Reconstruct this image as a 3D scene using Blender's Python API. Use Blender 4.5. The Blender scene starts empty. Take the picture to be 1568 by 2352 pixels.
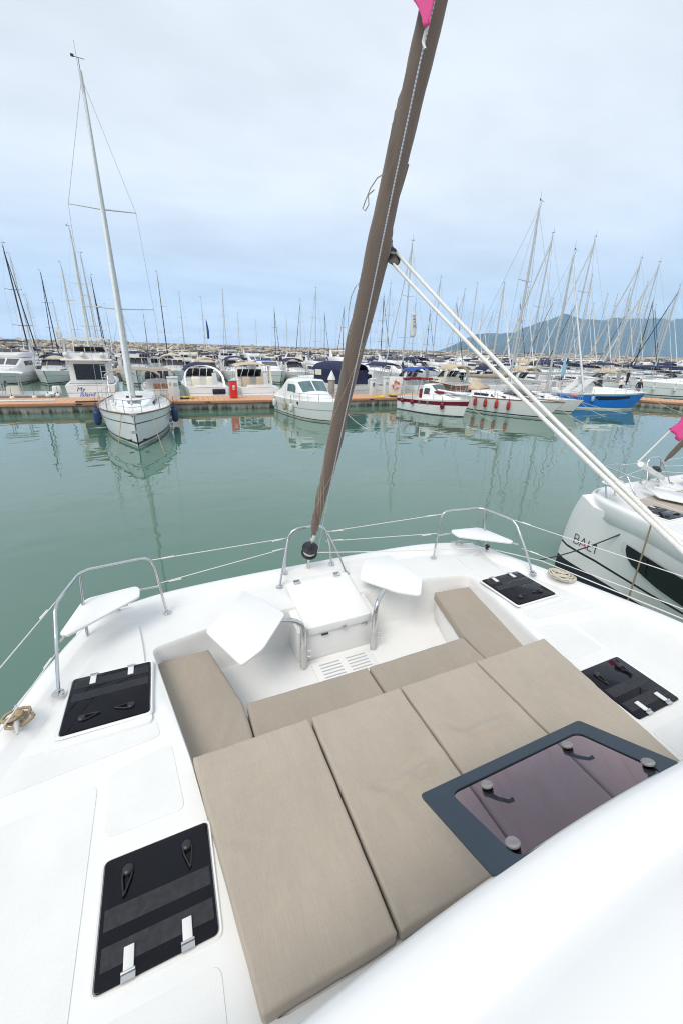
import bpy, bmesh, math, random
from mathutils import Vector, Matrix, noise, geometry
random.seed(7)
S = bpy.context.scene
COL = S.collection
PI = math.pi
# ------------------------------------------------------------------ camera
# world: x to starboard of our catamaran (0 = its centreline), y towards its bow, z up, 0 = water
CAM = Vector((-1.42, 0.0, 4.25))
PITCH, ROLL, YAW, FPX = math.atan(375/915), math.atan(.028), math.radians(24.0), 915.0
def _basis():
    R = Vector((1,0,0)); U = Vector((0,math.sin(PITCH),math.cos(PITCH))); F = Vector((0,math.cos(PITCH),-math.sin(PITCH)))
    c, s = math.cos(ROLL), math.sin(ROLL)
    R, U = R*c+U*s, U*c-R*s
    rot = Matrix.Rotation(-YAW, 3, 'Z')
    return rot@R, rot@U, rot@F
CR, CU, CF = _basis()
cam_d = bpy.data.cameras.new('camera'); cam = bpy.data.objects.new('camera', cam_d); COL.objects.link(cam)
cam.matrix_world = Matrix(((CR.x,CU.x,-CF.x,CAM.x),(CR.y,CU.y,-CF.y,CAM.y),(CR.z,CU.z,-CF.z,CAM.z),(0,0,0,1)))
cam_d.sensor_fit = 'VERTICAL'; cam_d.sensor_height = 36; cam_d.sensor_width = 24
cam_d.lens = FPX/2352*36; cam_d.clip_start = .05; cam_d.clip_end = 40000
S.camera = cam
def ray(px, py): return CF*FPX + CR*(px-784) - CU*(py-1176)
def at(px, py, z=0.0):                       # where a sight line meets the level z
    d = ray(px, py); return CAM + d*((z-CAM.z)/d.z)
def aty(px, py, Y):                          # where it meets the upright plane y = Y
    d = ray(px, py); return CAM + d*((Y-CAM.y)/d.y)
def atx(px, py, X):
    d = ray(px, py); return CAM + d*((X-CAM.x)/d.x)
def atr(px, py, r):
    d = ray(px, py).normalized(); return CAM + d*r
# ------------------------------------------------------------------ sky, sun, exposure
SUN_EL, SUN_AZ = math.radians(53), math.radians(233)
W = bpy.data.worlds.new('World'); S.world = W; W.use_nodes = True
nt = W.node_tree; N = nt.nodes; Lk = nt.links
for n in list(N): N.remove(n)
def nd(t, **k):
    n = N.new(t)
    for a, b in k.items(): setattr(n, a, b)
    return n
out = nd('ShaderNodeOutputWorld'); bg = nd('ShaderNodeBackground'); bg.inputs[1].default_value = .1
sky = nd('ShaderNodeTexSky'); sky.sky_type = 'NISHITA'; sky.sun_disc = False
sky.sun_elevation = SUN_EL; sky.sun_rotation = SUN_AZ; sky.air_density = 1.2; sky.dust_density = 2.0; sky.ozone_density = 1.5
tc = nd('ShaderNodeTexCoord'); sep = nd('ShaderNodeSeparateXYZ'); Lk.new(tc.outputs['Generated'], sep.inputs[0])
def mth(op, a, b=None):
    n = nd('ShaderNodeMath', operation=op)
    for i, v in enumerate((a, b)):
        if v is None: continue
        if isinstance(v, (int, float)): n.inputs[i].default_value = v
        else: Lk.new(v, n.inputs[i])
    return n.outputs[0]
el = mth('MAXIMUM', sep.outputs[2], 0.0)
den = mth('ADD', el, .16)
cx = mth('DIVIDE', sep.outputs[0], den); cy = mth('DIVIDE', sep.outputs[1], den)
cmb = nd('ShaderNodeCombineXYZ'); Lk.new(cx, cmb.inputs[0]); Lk.new(cy, cmb.inputs[1])
n1 = nd('ShaderNodeTexNoise'); n1.inputs['Scale'].default_value = .9; n1.inputs['Detail'].default_value = 8; n1.inputs['Roughness'].default_value = .52; n1.inputs['Distortion'].default_value = .4
n2 = nd('ShaderNodeTexNoise'); n2.inputs['Scale'].default_value = 2.6; n2.inputs['Detail'].default_value = 6; n2.inputs['Roughness'].default_value = .5
mp = nd('ShaderNodeMapping'); mp.inputs['Scale'].default_value = (1, 1.5, 1); mp.inputs['Location'].default_value = (3.1, 1.7, 0)
Lk.new(cmb.outputs[0], mp.inputs[0]); Lk.new(mp.outputs[0], n1.inputs['Vector']); Lk.new(mp.outputs[0], n2.inputs['Vector'])
rp = nd('ShaderNodeValToRGB')      # cloud-sheet brightness by height over the horizon: blue-grey low down, pale overhead
e = rp.color_ramp.elements; e[0].position = 0; e[0].color = (4.8,5.9,7.7,1); e[1].position = 1; e[1].color = (5.3,5.65,5.95,1)
for p, c in ((.10,(4.45,5.4,6.9,1)),(.18,(4.65,5.35,6.4,1)),(.30,(5.75,6.1,6.6,1)),(.55,(5.55,5.95,6.3,1))):
    q = e.new(p); q.color = c
Lk.new(el, rp.inputs[0])
cl = mth('ADD', mth('MULTIPLY', n1.outputs[0], .55), mth('MULTIPLY', n2.outputs[0], .25))
mr = nd('ShaderNodeMapRange'); Lk.new(cl, mr.inputs[0])
mr.inputs[1].default_value = .28; mr.inputs[2].default_value = .54; mr.inputs[3].default_value = .89; mr.inputs[4].default_value = 1.10
vm = nd('ShaderNodeVectorMath', operation='SCALE'); Lk.new(rp.outputs[0], vm.inputs[0]); Lk.new(mr.outputs[0], vm.inputs['Scale'])
mx = nd('ShaderNodeMix', data_type='RGBA'); mx.inputs[0].default_value = .90
Lk.new(sky.outputs[0], mx.inputs[6]); Lk.new(vm.outputs[0], mx.inputs[7])
Lk.new(mx.outputs[2], bg.inputs[0]); Lk.new(bg.outputs[0], out.inputs[0])
sun_d = bpy.data.lights.new('sun', 'SUN'); sun_d.energy = 1.4; sun_d.angle = math.radians(30); sun_d.color = (1,.935,.85)
sun = bpy.data.objects.new('sun', sun_d); COL.objects.link(sun); sun.location = (0,-20,40)
sun.rotation_euler = Vector((math.sin(SUN_AZ)*math.cos(SUN_EL), math.cos(SUN_AZ)*math.cos(SUN_EL), math.sin(SUN_EL))).to_track_quat('Z','Y').to_euler()
S.view_settings.view_transform = 'Standard'; S.view_settings.look = 'None'; S.view_settings.gamma = 1; S.view_settings.exposure = .73
S.render.engine = 'CYCLES'; S.cycles.max_bounces = 8; S.cycles.transparent_max_bounces = 12; S.cycles.caustics_reflective = False; S.cycles.caustics_refractive = False
S.cycles.filter_width = 1.1; S.cycles.volume_bounces = 2
# ------------------------------------------------------------------ materials
MT = {}
def mat(name, col, rough=.5, metal=0., var=.06, vs=6., bump=0., bs=60., coat=0., stretch=(1,1,1), spec=.5):
    m = bpy.data.materials.new(name); m.use_nodes = True; t = m.node_tree; b = t.nodes['Principled BSDF']
    b.inputs['Roughness'].default_value = rough; b.inputs['Metallic'].default_value = metal; b.inputs['Coat Weight'].default_value = coat
    b.inputs['Specular IOR Level'].default_value = spec
    c = t.nodes.new('ShaderNodeTexCoord'); mp = t.nodes.new('ShaderNodeMapping'); mp.inputs['Scale'].default_value = stretch
    t.links.new(c.outputs['Object'], mp.inputs[0])
    nz = t.nodes.new('ShaderNodeTexNoise'); nz.inputs['Scale'].default_value = vs; nz.inputs['Detail'].default_value = 6; nz.inputs['Roughness'].default_value = .6
    t.links.new(mp.outputs[0], nz.inputs['Vector'])
    r = t.nodes.new('ShaderNodeValToRGB'); r.color_ramp.elements[0].position = .3; r.color_ramp.elements[1].position = .7
    r.color_ramp.elements[0].color = tuple(x*(1-var) for x in col)+(1,); r.color_ramp.elements[1].color = tuple(min(1,x*(1+var)) for x in col)+(1,)
    t.links.new(nz.outputs[0], r.inputs[0]); t.links.new(r.outputs[0], b.inputs['Base Color'])
    if bump:
        n2 = t.nodes.new('ShaderNodeTexNoise'); n2.inputs['Scale'].default_value = bs; n2.inputs['Detail'].default_value = 4
        t.links.new(mp.outputs[0], n2.inputs['Vector'])
        bp = t.nodes.new('ShaderNodeBump'); bp.inputs['Strength'].default_value = 1; bp.inputs['Distance'].default_value = bump
        t.links.new(n2.outputs[0], bp.inputs['Height']); t.links.new(bp.outputs[0], b.inputs['Normal'])
    MT[name] = m; return m
mat('gelcoat', (.79,.785,.77), .28, var=.025, vs=1.3, coat=.25)
mat('deck', (.755,.755,.74), .48, var=.035, vs=1.1, bump=.0006, bs=5)
mat('nonskid', (.72,.72,.705), .65, var=.04, vs=3, bump=.0008, bs=260)
mat('cream', (.74,.70,.58), .35, var=.03, vs=2)
mat('offwhite', (.70,.70,.68), .4, var=.06, vs=2)
mat('hullgrey', (.40,.43,.45), .35, var=.05, vs=2)
mat('hullolive', (.30,.32,.30), .4, var=.1, vs=2)
mat('navyhull', (.012,.016,.04), .25, var=.2, vs=2)
mat('bluehull', (.010,.16,.55), .28, var=.08, vs=2)
mat('redhull', (.16,.008,.02), .35, var=.12, vs=2)
mat('antifoul', (.015,.02,.035), .7, var=.3, vs=4)
mat('boot', (.02,.022,.03), .4, var=.1, vs=3)
mat('glass', (.012,.014,.018), .06, var=.3, vs=2)
mat('bluglass', (.10,.17,.18), .05, var=.3, vs=1.5)
mat('greyglass', (.07,.07,.085), .08, var=.3, vs=1.5)
mat('steel', (.62,.62,.62), .16, 1., var=.08, vs=12)
mat('alu', (.54,.54,.53), .42, .35, var=.08, vs=3)
mat('mastdark', (.03,.03,.035), .4, var=.2, vs=3)
mat('mastcream', (.66,.62,.52), .5, var=.08, vs=3)
mat('sailwhite', (.74,.74,.74), .75, var=.07, vs=5, bump=.01, bs=6)
mat('canvasnavy', (.012,.016,.06), .8, var=.25, vs=3, bump=.008, bs=4)
mat('canvasblue', (.02,.07,.32), .8, var=.2, vs=3, bump=.008, bs=4)
mat('canvasbeige', (.52,.42,.30), .85, var=.12, vs=3, bump=.012, bs=4)
mat('canvastaupe', (.34,.29,.23), .85, var=.14, vs=4, bump=.015, bs=4)
mat('canvasblack', (.022,.022,.024), .8, var=.2, vs=3, bump=.008, bs=4)
mat('canvasgrey', (.13,.13,.14), .8, var=.2, vs=3, bump=.008, bs=4)
mat('canvasred', (.22,.012,.03), .8, var=.2, vs=3, bump=.008, bs=4)
mat('canvaswhite', (.74,.74,.73), .7, var=.05, vs=3, bump=.01, bs=3)
mat('black', (.012,.012,.013), .5, var=.3, vs=10)
mat('rubber', (.02,.02,.022), .75, var=.3, vs=10)
mat('fendernavy', (.02,.04,.13), .55, var=.25, vs=6)
mat('fenderred', (.42,.03,.025), .55, var=.2, vs=6)
mat('fenderwhite', (.66,.66,.62), .6, var=.12, vs=6)
mat('fendertan', (.46,.38,.24), .7, var=.15, vs=6)
mat('fenderblue', (.02,.16,.45), .6, var=.15, vs=6)
mat('orange', (.72,.13,.04), .6, var=.12, vs=5)
mat('red', (.70,.025,.02), .45, var=.08, vs=4)
mat('pink', (.85,.09,.30), .7, var=.06, vs=6, bump=.003, bs=20)
mat('teak', (.20,.085,.035), .5, var=.3, vs=5, stretch=(1,8,1))
mat('yellow', (.75,.55,.06), .7, var=.15, vs=10)
mat('kayak', (.62,.36,.02), .5, var=.12, vs=4)
mat('skyflag', (.25,.58,.80), .7, var=.05, vs=6)
mat('rope', (.34,.26,.16), .9, var=.4, vs=120, bump=.002, bs=120)
mat('ropewhite', (.72,.70,.66), .85, var=.16, vs=160, bump=.0012, bs=240)
mat('ropepale', (.55,.50,.40), .85, var=.25, vs=80)
mat('ropedark', (.05,.045,.04), .85, var=.35, vs=80)
mat('wire', (.45,.45,.45), .4, .6, var=.1)
mat('pierdeck', (.58,.335,.20), .72, var=.13, vs=2.5, bump=.002, bs=12)
mat('pierkerb', (.46,.21,.11), .7, var=.12, vs=2)
mat('skin', (.45,.26,.18), .55, var=.08, vs=12)
mat('cloth_navy', (.015,.02,.05), .85, var=.2, vs=20)
mat('cloth_white', (.75,.75,.74), .85, var=.06, vs=20)
mat('cloth_dark', (.02,.02,.025), .85, var=.2, vs=20)
mat('hair', (.03,.02,.015), .7, var=.3, vs=40)
mat('leather', (.12,.04,.02), .6, var=.2, vs=20)
mat('slate', (.022,.036,.052), .38, var=.12, vs=5)
mat('hatchpane', (.006,.006,.010), .03, var=.3, vs=3, spec=.22)
mat('tape', (.015,.015,.019), .58, var=.6, vs=26, bump=.001, bs=200)
mat('tapefaint', (.009,.009,.012), .45, var=.5, vs=26)
mat('plastic', (.016,.016,.018), .38, var=.2, vs=20)
mat('knob', (.23,.22,.22), .6, var=.08, vs=30)
mat('shadowgap', (.05,.05,.05), .9)
def special():
    # stained concrete
    m = mat('concrete', (.30,.28,.24), .85, var=.3, vs=1.4, bump=.006, bs=8); t = m.node_tree; b = t.nodes['Principled BSDF']
    src = b.inputs['Base Color'].links[0].from_socket
    c = t.nodes.new('ShaderNodeTexCoord'); mp = t.nodes.new('ShaderNodeMapping'); mp.inputs['Scale'].default_value = (2.2,2.2,.35); t.links.new(c.outputs['Object'], mp.inputs[0])
    nz = t.nodes.new('ShaderNodeTexNoise'); nz.inputs['Scale'].default_value = 1.6; nz.inputs['Detail'].default_value = 8; nz.inputs['Roughness'].default_value = .7; t.links.new(mp.outputs[0], nz.inputs['Vector'])
    sp = t.nodes.new('ShaderNodeSeparateXYZ'); t.links.new(c.outputs['Object'], sp.inputs[0])
    a = t.nodes.new('ShaderNodeMath'); a.operation = 'MULTIPLY_ADD'; a.inputs[1].default_value = -.42; a.inputs[2].default_value = .085; t.links.new(sp.outputs[2], a.inputs[0])
    ad = t.nodes.new('ShaderNodeMath'); ad.operation = 'ADD'; t.links.new(nz.outputs[0], ad.inputs[0]); t.links.new(a.outputs[0], ad.inputs[1])
    r = t.nodes.new('ShaderNodeValToRGB'); r.color_ramp.elements[0].position = .44; r.color_ramp.elements[1].position = .60; t.links.new(ad.outputs[0], r.inputs[0])
    mx = t.nodes.new('ShaderNodeMix'); mx.data_type = 'RGBA'; t.links.new(r.outputs[0], mx.inputs[0]); t.links.new(src, mx.inputs[6]); mx.inputs[7].default_value = (.035,.035,.025,1)
    t.links.new(mx.outputs[2], b.inputs['Base Color'])
    # water
    m = bpy.data.materials.new('water'); m.use_nodes = True; t = m.node_tree; b = t.nodes['Principled BSDF']; MT['water'] = m
    b.inputs['Roughness'].default_value = .015; b.inputs['IOR'].default_value = 1.80
    c = t.nodes.new('ShaderNodeTexCoord')
    big = t.nodes.new('ShaderNodeTexNoise'); big.inputs['Scale'].default_value = .06; big.inputs['Detail'].default_value = 4; t.links.new(c.outputs['Object'], big.inputs['Vector'])
    r = t.nodes.new('ShaderNodeValToRGB'); r.color_ramp.elements[0].position = .3; r.color_ramp.elements[1].position = .7
    r.color_ramp.elements[0].color = (.062,.140,.102,1); r.color_ramp.elements[1].color = (.077,.166,.122,1)
    t.links.new(big.outputs[0], r.inputs[0]); t.links.new(r.outputs[0], b.inputs['Base Color'])
    pz = t.nodes.new('ShaderNodeTexNoise'); pz.inputs['Scale'].default_value = .11; pz.inputs['Detail'].default_value = 3; t.links.new(c.outputs['Object'], pz.inputs['Vector'])
    pat = t.nodes.new('ShaderNodeMapRange'); pat.inputs[1].default_value = .42; pat.inputs[2].default_value = .68; pat.inputs[3].default_value = .12; pat.inputs[4].default_value = 1.; t.links.new(pz.outputs[0], pat.inputs[0])   # wind-ruffled patches between calm ones
    hs = None
    for sc, amp, det, st in ((.25,.024,1,(1,1.2,1)),(.8,.0135,1,(1,1.6,1)),(2.6,.0030,1,(1,1.3,1)),(7,.0007,1,(1,1.2,1))):
        mp = t.nodes.new('ShaderNodeMapping'); mp.inputs['Scale'].default_value = st; mp.inputs['Rotation'].default_value = (0,0,.3+sc); t.links.new(c.outputs['Object'], mp.inputs[0])
        nz = t.nodes.new('ShaderNodeTexNoise'); nz.inputs['Scale'].default_value = sc; nz.inputs['Detail'].default_value = det; nz.inputs['Roughness'].default_value = .45; nz.inputs['Distortion'].default_value = .6
        t.links.new(mp.outputs[0], nz.inputs['Vector'])
        mu = t.nodes.new('ShaderNodeMath'); mu.operation = 'MULTIPLY_ADD'; mu.inputs[1].default_value = amp*WAVE; t.links.new(nz.outputs[0], mu.inputs[0])
        if sc > 2:
            pm = t.nodes.new('ShaderNodeMath'); pm.operation = 'MULTIPLY'; pm.inputs[1].default_value = amp*WAVE; t.links.new(pat.outputs[0], pm.inputs[0]); t.links.new(pm.outputs[0], mu.inputs[1])
        if hs is None: mu.inputs[2].default_value = 0
        else: t.links.new(hs, mu.inputs[2])
        hs = mu.outputs[0]
    bp = t.nodes.new('ShaderNodeBump'); bp.inputs['Strength'].default_value = 1; bp.inputs['Distance'].default_value = 1.0
    t.links.new(hs, bp.inputs['Height']); t.links.new(bp.outputs[0], b.inputs['Normal'])
    # woven outdoor fabric
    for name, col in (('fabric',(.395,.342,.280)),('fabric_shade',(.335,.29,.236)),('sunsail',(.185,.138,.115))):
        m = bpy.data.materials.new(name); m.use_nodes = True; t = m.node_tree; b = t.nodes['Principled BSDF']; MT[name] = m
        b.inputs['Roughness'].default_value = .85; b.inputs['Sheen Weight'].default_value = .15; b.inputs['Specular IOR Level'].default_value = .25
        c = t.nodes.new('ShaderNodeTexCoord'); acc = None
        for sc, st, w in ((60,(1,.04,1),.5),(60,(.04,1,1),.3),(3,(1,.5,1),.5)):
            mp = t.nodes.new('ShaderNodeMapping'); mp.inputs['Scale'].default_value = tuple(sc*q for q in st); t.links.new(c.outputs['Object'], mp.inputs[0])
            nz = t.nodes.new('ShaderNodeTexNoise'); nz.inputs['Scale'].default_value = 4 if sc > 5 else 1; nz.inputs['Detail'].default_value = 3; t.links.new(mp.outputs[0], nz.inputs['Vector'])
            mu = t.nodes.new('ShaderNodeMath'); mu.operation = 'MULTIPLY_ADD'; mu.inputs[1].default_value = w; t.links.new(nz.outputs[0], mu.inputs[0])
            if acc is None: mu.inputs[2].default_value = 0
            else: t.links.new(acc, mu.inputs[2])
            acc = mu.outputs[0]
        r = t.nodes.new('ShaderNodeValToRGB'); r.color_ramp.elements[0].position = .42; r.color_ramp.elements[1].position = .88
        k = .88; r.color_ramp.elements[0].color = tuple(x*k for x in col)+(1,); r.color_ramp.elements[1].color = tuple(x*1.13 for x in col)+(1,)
        t.links.new(acc, r.inputs[0]); t.links.new(r.outputs[0], b.inputs['Base Color'])
        bp = t.nodes.new('ShaderNodeBump'); bp.inputs['Strength'].default_value = .6; bp.inputs['Distance'].default_value = .0015
        t.links.new(acc, bp.inputs['Height']); t.links.new(bp.outputs[0], b.inputs['Normal'])
    # smoked acrylic you can see through
    m = bpy.data.materials.new('smoked'); m.use_nodes = True; t = m.node_tree; MT['smoked'] = m
    for n in list(t.nodes): t.nodes.remove(n)
    o = t.nodes.new('ShaderNodeOutputMaterial'); tr = t.nodes.new('ShaderNodeBsdfTransparent'); tr.inputs[0].default_value = (.62,.51,.66,1)
    gl = t.nodes.new('ShaderNodeBsdfGlossy'); gl.inputs['Roughness'].default_value = .03; fr = t.nodes.new('ShaderNodeFresnel'); fr.inputs[0].default_value = 1.4
    ms = t.nodes.new('ShaderNodeMixShader'); t.links.new(fr.outputs[0], ms.inputs[0]); t.links.new(tr.outputs[0], ms.inputs[1]); t.links.new(gl.outputs[0], ms.inputs[2]); t.links.new(ms.outputs[0], o.inputs[0])
    # clear boat windscreens
    m = bpy.data.materials.new('clearglass'); m.use_nodes = True; t = m.node_tree; MT['clearglass'] = m
    for n in list(t.nodes): t.nodes.remove(n)
    o = t.nodes.new('ShaderNodeOutputMaterial'); tr = t.nodes.new('ShaderNodeBsdfTransparent'); tr.inputs[0].default_value = (.62,.70,.70,1)
    gl = t.nodes.new('ShaderNodeBsdfGlossy'); gl.inputs['Roughness'].default_value = .05; fr = t.nodes.new('ShaderNodeFresnel'); fr.inputs[0].default_value = 1.6
    ms = t.nodes.new('ShaderNodeMixShader'); t.links.new(fr.outputs[0], ms.inputs[0]); t.links.new(tr.outputs[0], ms.inputs[1]); t.links.new(gl.outputs[0], ms.inputs[2]); t.links.new(ms.outputs[0], o.inputs[0])
    # striped halyard
    m = mat('halyard', (.75,.75,.75), .8, var=.02); t = m.node_tree; b = t.nodes['Principled BSDF']
    c = t.nodes.new('ShaderNodeTexCoord'); wv = t.nodes.new('ShaderNodeTexWave'); wv.bands_direction = 'Z'; wv.inputs['Scale'].default_value = 22; wv.inputs['Distortion'].default_value = .6
    t.links.new(c.outputs['Object'], wv.inputs['Vector'])
    r = t.nodes.new('ShaderNodeValToRGB'); r.color_ramp.elements[0].position = .35; r.color_ramp.elements[1].position = .6; r.color_ramp.elements[0].color = (.60,.60,.62,1); r.color_ramp.elements[1].color = (.30,.34,.42,1)
    t.links.new(wv.outputs[0], r.inputs[0]); t.links.new(r.outputs[0], b.inputs['Base Color'])
    # boulders: a shade of its own for each
    m = mat('rock', (.43,.385,.32), .9, var=.3, vs=.9, bump=.05, bs=3); t = m.node_tree; b = t.nodes['Principled BSDF']
    src = b.inputs['Base Color'].links[0].from_socket; oi = t.nodes.new('ShaderNodeObjectInfo'); mr = t.nodes.new('ShaderNodeMapRange'); mr.inputs[3].default_value = .65; mr.inputs[4].default_value = 1.25; t.links.new(oi.outputs['Random'], mr.inputs[0])
    vm = t.nodes.new('ShaderNodeVectorMath'); vm.operation = 'SCALE'; t.links.new(src, vm.inputs[0]); t.links.new(mr.outputs[0], vm.inputs['Scale']); t.links.new(vm.outputs[0], b.inputs['Base Color'])
    # wooded hillsides
    mat('hillside', (.045,.07,.075), .95, var=.5, vs=.004)
WAVE = 1.0; HAZE = .00010
special()
# ------------------------------------------------------------------ mesh helpers
class MB:
    def __init__(s, m='gelcoat'): s.v=[]; s.f=[]; s.mi=[]; s.mats=[m]; s.cur=0
    def use(s, m):
        if m not in s.mats: s.mats.append(m)
        s.cur = s.mats.index(m); return s
    def face(s, *ids): s.f.append(tuple(ids)); s.mi.append(s.cur)
    def add(s, vs): b = len(s.v); s.v += [Vector(q) for q in vs]; return b
    def box(s, c, d, rz=0., M=None, taper=1.):
        hx, hy, hz = d[0]/2, d[1]/2, d[2]/2; cs, sn = math.cos(rz), math.sin(rz); vs=[]
        for z in (-hz, hz):
            k = taper if z > 0 else 1
            for x, y in ((-hx,-hy),(hx,-hy),(hx,hy),(-hx,hy)):
                x*=k; y*=k; p = Vector((c[0]+x*cs-y*sn, c[1]+x*sn+y*cs, c[2]+z)); vs.append(M@p if M else p)
        b = s.add(vs)
        for q in ((3,2,1,0),(4,5,6,7),(0,1,5,4),(1,2,6,5),(2,3,7,6),(3,0,4,7)): s.face(*[b+i for i in q])
        return s
    def prism(s, poly, z0, z1, zf=None, top_in=0.):
        n = len(poly); c = Vector((sum(p[0] for p in poly)/n, sum(p[1] for p in poly)/n))
        lo = [(p[0],p[1],z0 if not callable(z0) else z0(p[0],p[1])) for p in poly]; hi=[]
        for p in poly:
            q = Vector((p[0],p[1])); q = q + (c-q).normalized()*top_in if top_in else q
            hi.append((q.x,q.y,z1 if not callable(z1) else z1(q.x,q.y)))
        b = s.add(lo+hi); s.face(*[b+i for i in range(n-1,-1,-1)]); s.face(*[b+n+i for i in range(n)])
        for i in range(n): j=(i+1)%n; s.face(b+i,b+j,b+n+j,b+n+i)
        return s
    def tube(s, pts, r, n=8, cap=True, closed=False):
        P=[Vector(p) for p in pts]; m=len(P); R = r if isinstance(r,(list,tuple)) else [r]*m
        T=[]
        for i in range(m):
            a = P[(i-1)%m] if (closed or i>0) else P[i]; c = P[(i+1)%m] if (closed or i<m-1) else P[i]
            t=(c-a); T.append(t.normalized() if t.length>1e-9 else Vector((0,0,1)))
        u = T[0].orthogonal().normalized(); rings=[]
        for i in range(m):
            u = (u - T[i]*u.dot(T[i])); u = u.normalized() if u.length>1e-6 else T[i].orthogonal().normalized(); w = T[i].cross(u)
            rings.append(s.add([P[i]+u*(R[i]*math.cos(2*PI*k/n))+w*(R[i]*math.sin(2*PI*k/n)) for k in range(n)]))
        for i in range(m if closed else m-1):
            a, b = rings[i], rings[(i+1)%m]
            for k in range(n): s.face(a+k, a+(k+1)%n, b+(k+1)%n, b+k)
        if cap and not closed:
            s.face(*[rings[0]+k for k in range(n-1,-1,-1)]); s.face(*[rings[-1]+k for k in range(n)])
        return s
    def lathe(s, prof, c=(0,0,0), n=16, axis=None):
        q = Vector(axis).to_track_quat('Z','Y').to_matrix() if axis else Matrix.Identity(3); c=Vector(c); rs=[]
        for r, z in prof: rs.append(s.add([c+q@Vector((r*math.cos(2*PI*k/n), r*math.sin(2*PI*k/n), z)) for k in range(n)]))
        for a, b in zip(rs, rs[1:]):
            for k in range(n): s.face(a+k, a+(k+1)%n, b+(k+1)%n, b+k)
        s.face(*[rs[0]+k for k in range(n-1,-1,-1)]); s.face(*[rs[-1]+k for k in range(n)])
        return s
    def grid(s, rows, close=False):
        n=len(rows[0]); bs=[s.add(r) for r in rows]
        for a, b in zip(bs, bs[1:]):
            for k in range(n if close else n-1): s.face(a+k, a+(k+1)%n, b+(k+1)%n, b+k)
        return bs
    def loft(s, rings):                       # closed rings with end caps
        bs = s.grid(rings, True); n=len(rings[0]); s.face(*[bs[0]+k for k in range(n-1,-1,-1)]); s.face(*[bs[-1]+k for k in range(n)]); return s
    def mesh(s, name, smooth=35, bevel=0., seg=2):
        me = bpy.data.meshes.new(name); me.from_pydata([tuple(v) for v in s.v], [], s.f)
        for m in s.mats: me.materials.append(MT[m])
        for p, i in zip(me.polygons, s.mi): p.material_index = i
        bm = bmesh.new(); bm.from_mesh(me)
        bmesh.ops.remove_doubles(bm, verts=bm.verts, dist=1e-5); bmesh.ops.recalc_face_normals(bm, faces=bm.faces)
        if bevel:
            ed=[e for e in bm.edges if len(e.link_faces)==2 and e.calc_face_angle(0)>.5]
            bmesh.ops.bevel(bm, geom=ed, offset=bevel, segments=seg, affect='EDGES', profile=.5, clamp_overlap=True)
        bm.to_mesh(me); bm.free()
        if smooth:
            me.polygons.foreach_set('use_smooth', [True]*len(me.polygons)); me.set_sharp_from_angle(angle=math.radians(smooth))
        me.update(); return me
    def build(s, name, parent=None, smooth=35, bevel=0., seg=2): return link(name, s.mesh(name, smooth, bevel, seg), parent)
def link(name, me, parent=None, loc=None):
    o = bpy.data.objects.new(name, me); COL.objects.link(o)
    if parent: o.parent = parent
    if loc: o.location = loc
    return o
def tag(o, label=None, cat=None, group=None, kind=None):
    if label: o['label']=label
    if cat: o['category']=cat
    if group: o['group']=group
    if kind: o['kind']=kind
    return o
def thing(name, label, cat, loc=(0,0,0), rz=0., group=None):
    o = bpy.data.objects.new(name, None); COL.objects.link(o); o.empty_display_size=.2
    o.location=loc; o.rotation_euler=(0,0,rz); return tag(o,label,cat,group)
def dup(root, loc=None, rz=None, label=None, group=None, scale=None):
    r = root.copy(); COL.objects.link(r)
    if loc is not None: r.location=loc
    if rz is not None: r.rotation_euler=(0,0,rz)
    if scale: r.scale=(scale,)*3
    if label: r['label']=label
    if group: r['group']=group
    for ch in KIDS.get(root.name, root.children):
        c=ch.copy(); COL.objects.link(c); c.parent=r
        for g in KIDS.get(ch.name, ch.children):
            d=g.copy(); COL.objects.link(d); d.parent=c
    return r
KIDS={}
def ss(a, b, x): t=max(0,min(1,(x-a)/(b-a))); return t*t*(3-2*t)
def lerp_tab(tab, x):
    if x<=tab[0][0]: return tab[0][1]
    for (a,u),(b,w) in zip(tab,tab[1:]):
        if x<=b: return u+(w-u)*(x-a)/(b-a)
    return tab[-1][1]
def round_poly(pts, r, n=4):
    out=[]; m=len(pts)
    for i in range(m):
        p=Vector(pts[i]); a=Vector(pts[i-1])-p; b=Vector(pts[(i+1)%m])-p
        rr=min(r, a.length*.45, b.length*.45); A=p+a.normalized()*rr; Bq=p+b.normalized()*rr
        for k in range(n+1):
            t=k/n; out.append(tuple((A*(1-t)**2+p*(2*t*(1-t))+Bq*t*t)))
    return out
def inside(p, poly):
    c=False; x,y=p; j=len(poly)-1
    for i in range(len(poly)):
        xi,yi=poly[i][0],poly[i][1]; xj,yj=poly[j][0],poly[j][1]
        if (yi>y)!=(yj>y) and x<(xj-xi)*(y-yi)/(yj-yi)+xi: c=not c
        j=i
    return c
def region(mb, outer, holes, zf, step=.15):   # a sheet bounded by outer, with holes, lifted to zf
    vs=[]; es=[]
    for lp in [outer]+holes:
        b=len(vs); vs+=[Vector((p[0],p[1])) for p in lp]; es+=[(b+i,b+(i+1)%len(lp)) for i in range(len(lp))]
    x0,x1=min(p[0] for p in outer),max(p[0] for p in outer); y0,y1=min(p[1] for p in outer),max(p[1] for p in outer)
    nx,ny=int((x1-x0)/step),int((y1-y0)/step)
    for i in range(1,nx):
        for j in range(1,ny):
            p=(x0+(x1-x0)*i/nx,y0+(y1-y0)*j/ny)
            if inside(p,outer) and not any(inside(p,h) for h in holes): vs.append(Vector(p))
    V,_,F,*_=geometry.delaunay_2d_cdt(vs, es, [], 0, 1e-4)
    b=mb.add([(p.x,p.y,zf(p.x,p.y)) for p in V])
    for f in F:
        c=((sum(V[i].x for i in f))/3,(sum(V[i].y for i in f))/3)
        if inside(c,outer) and not any(inside(c,h) for h in holes): mb.face(*[b+i for i in f])
    return mb
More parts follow.
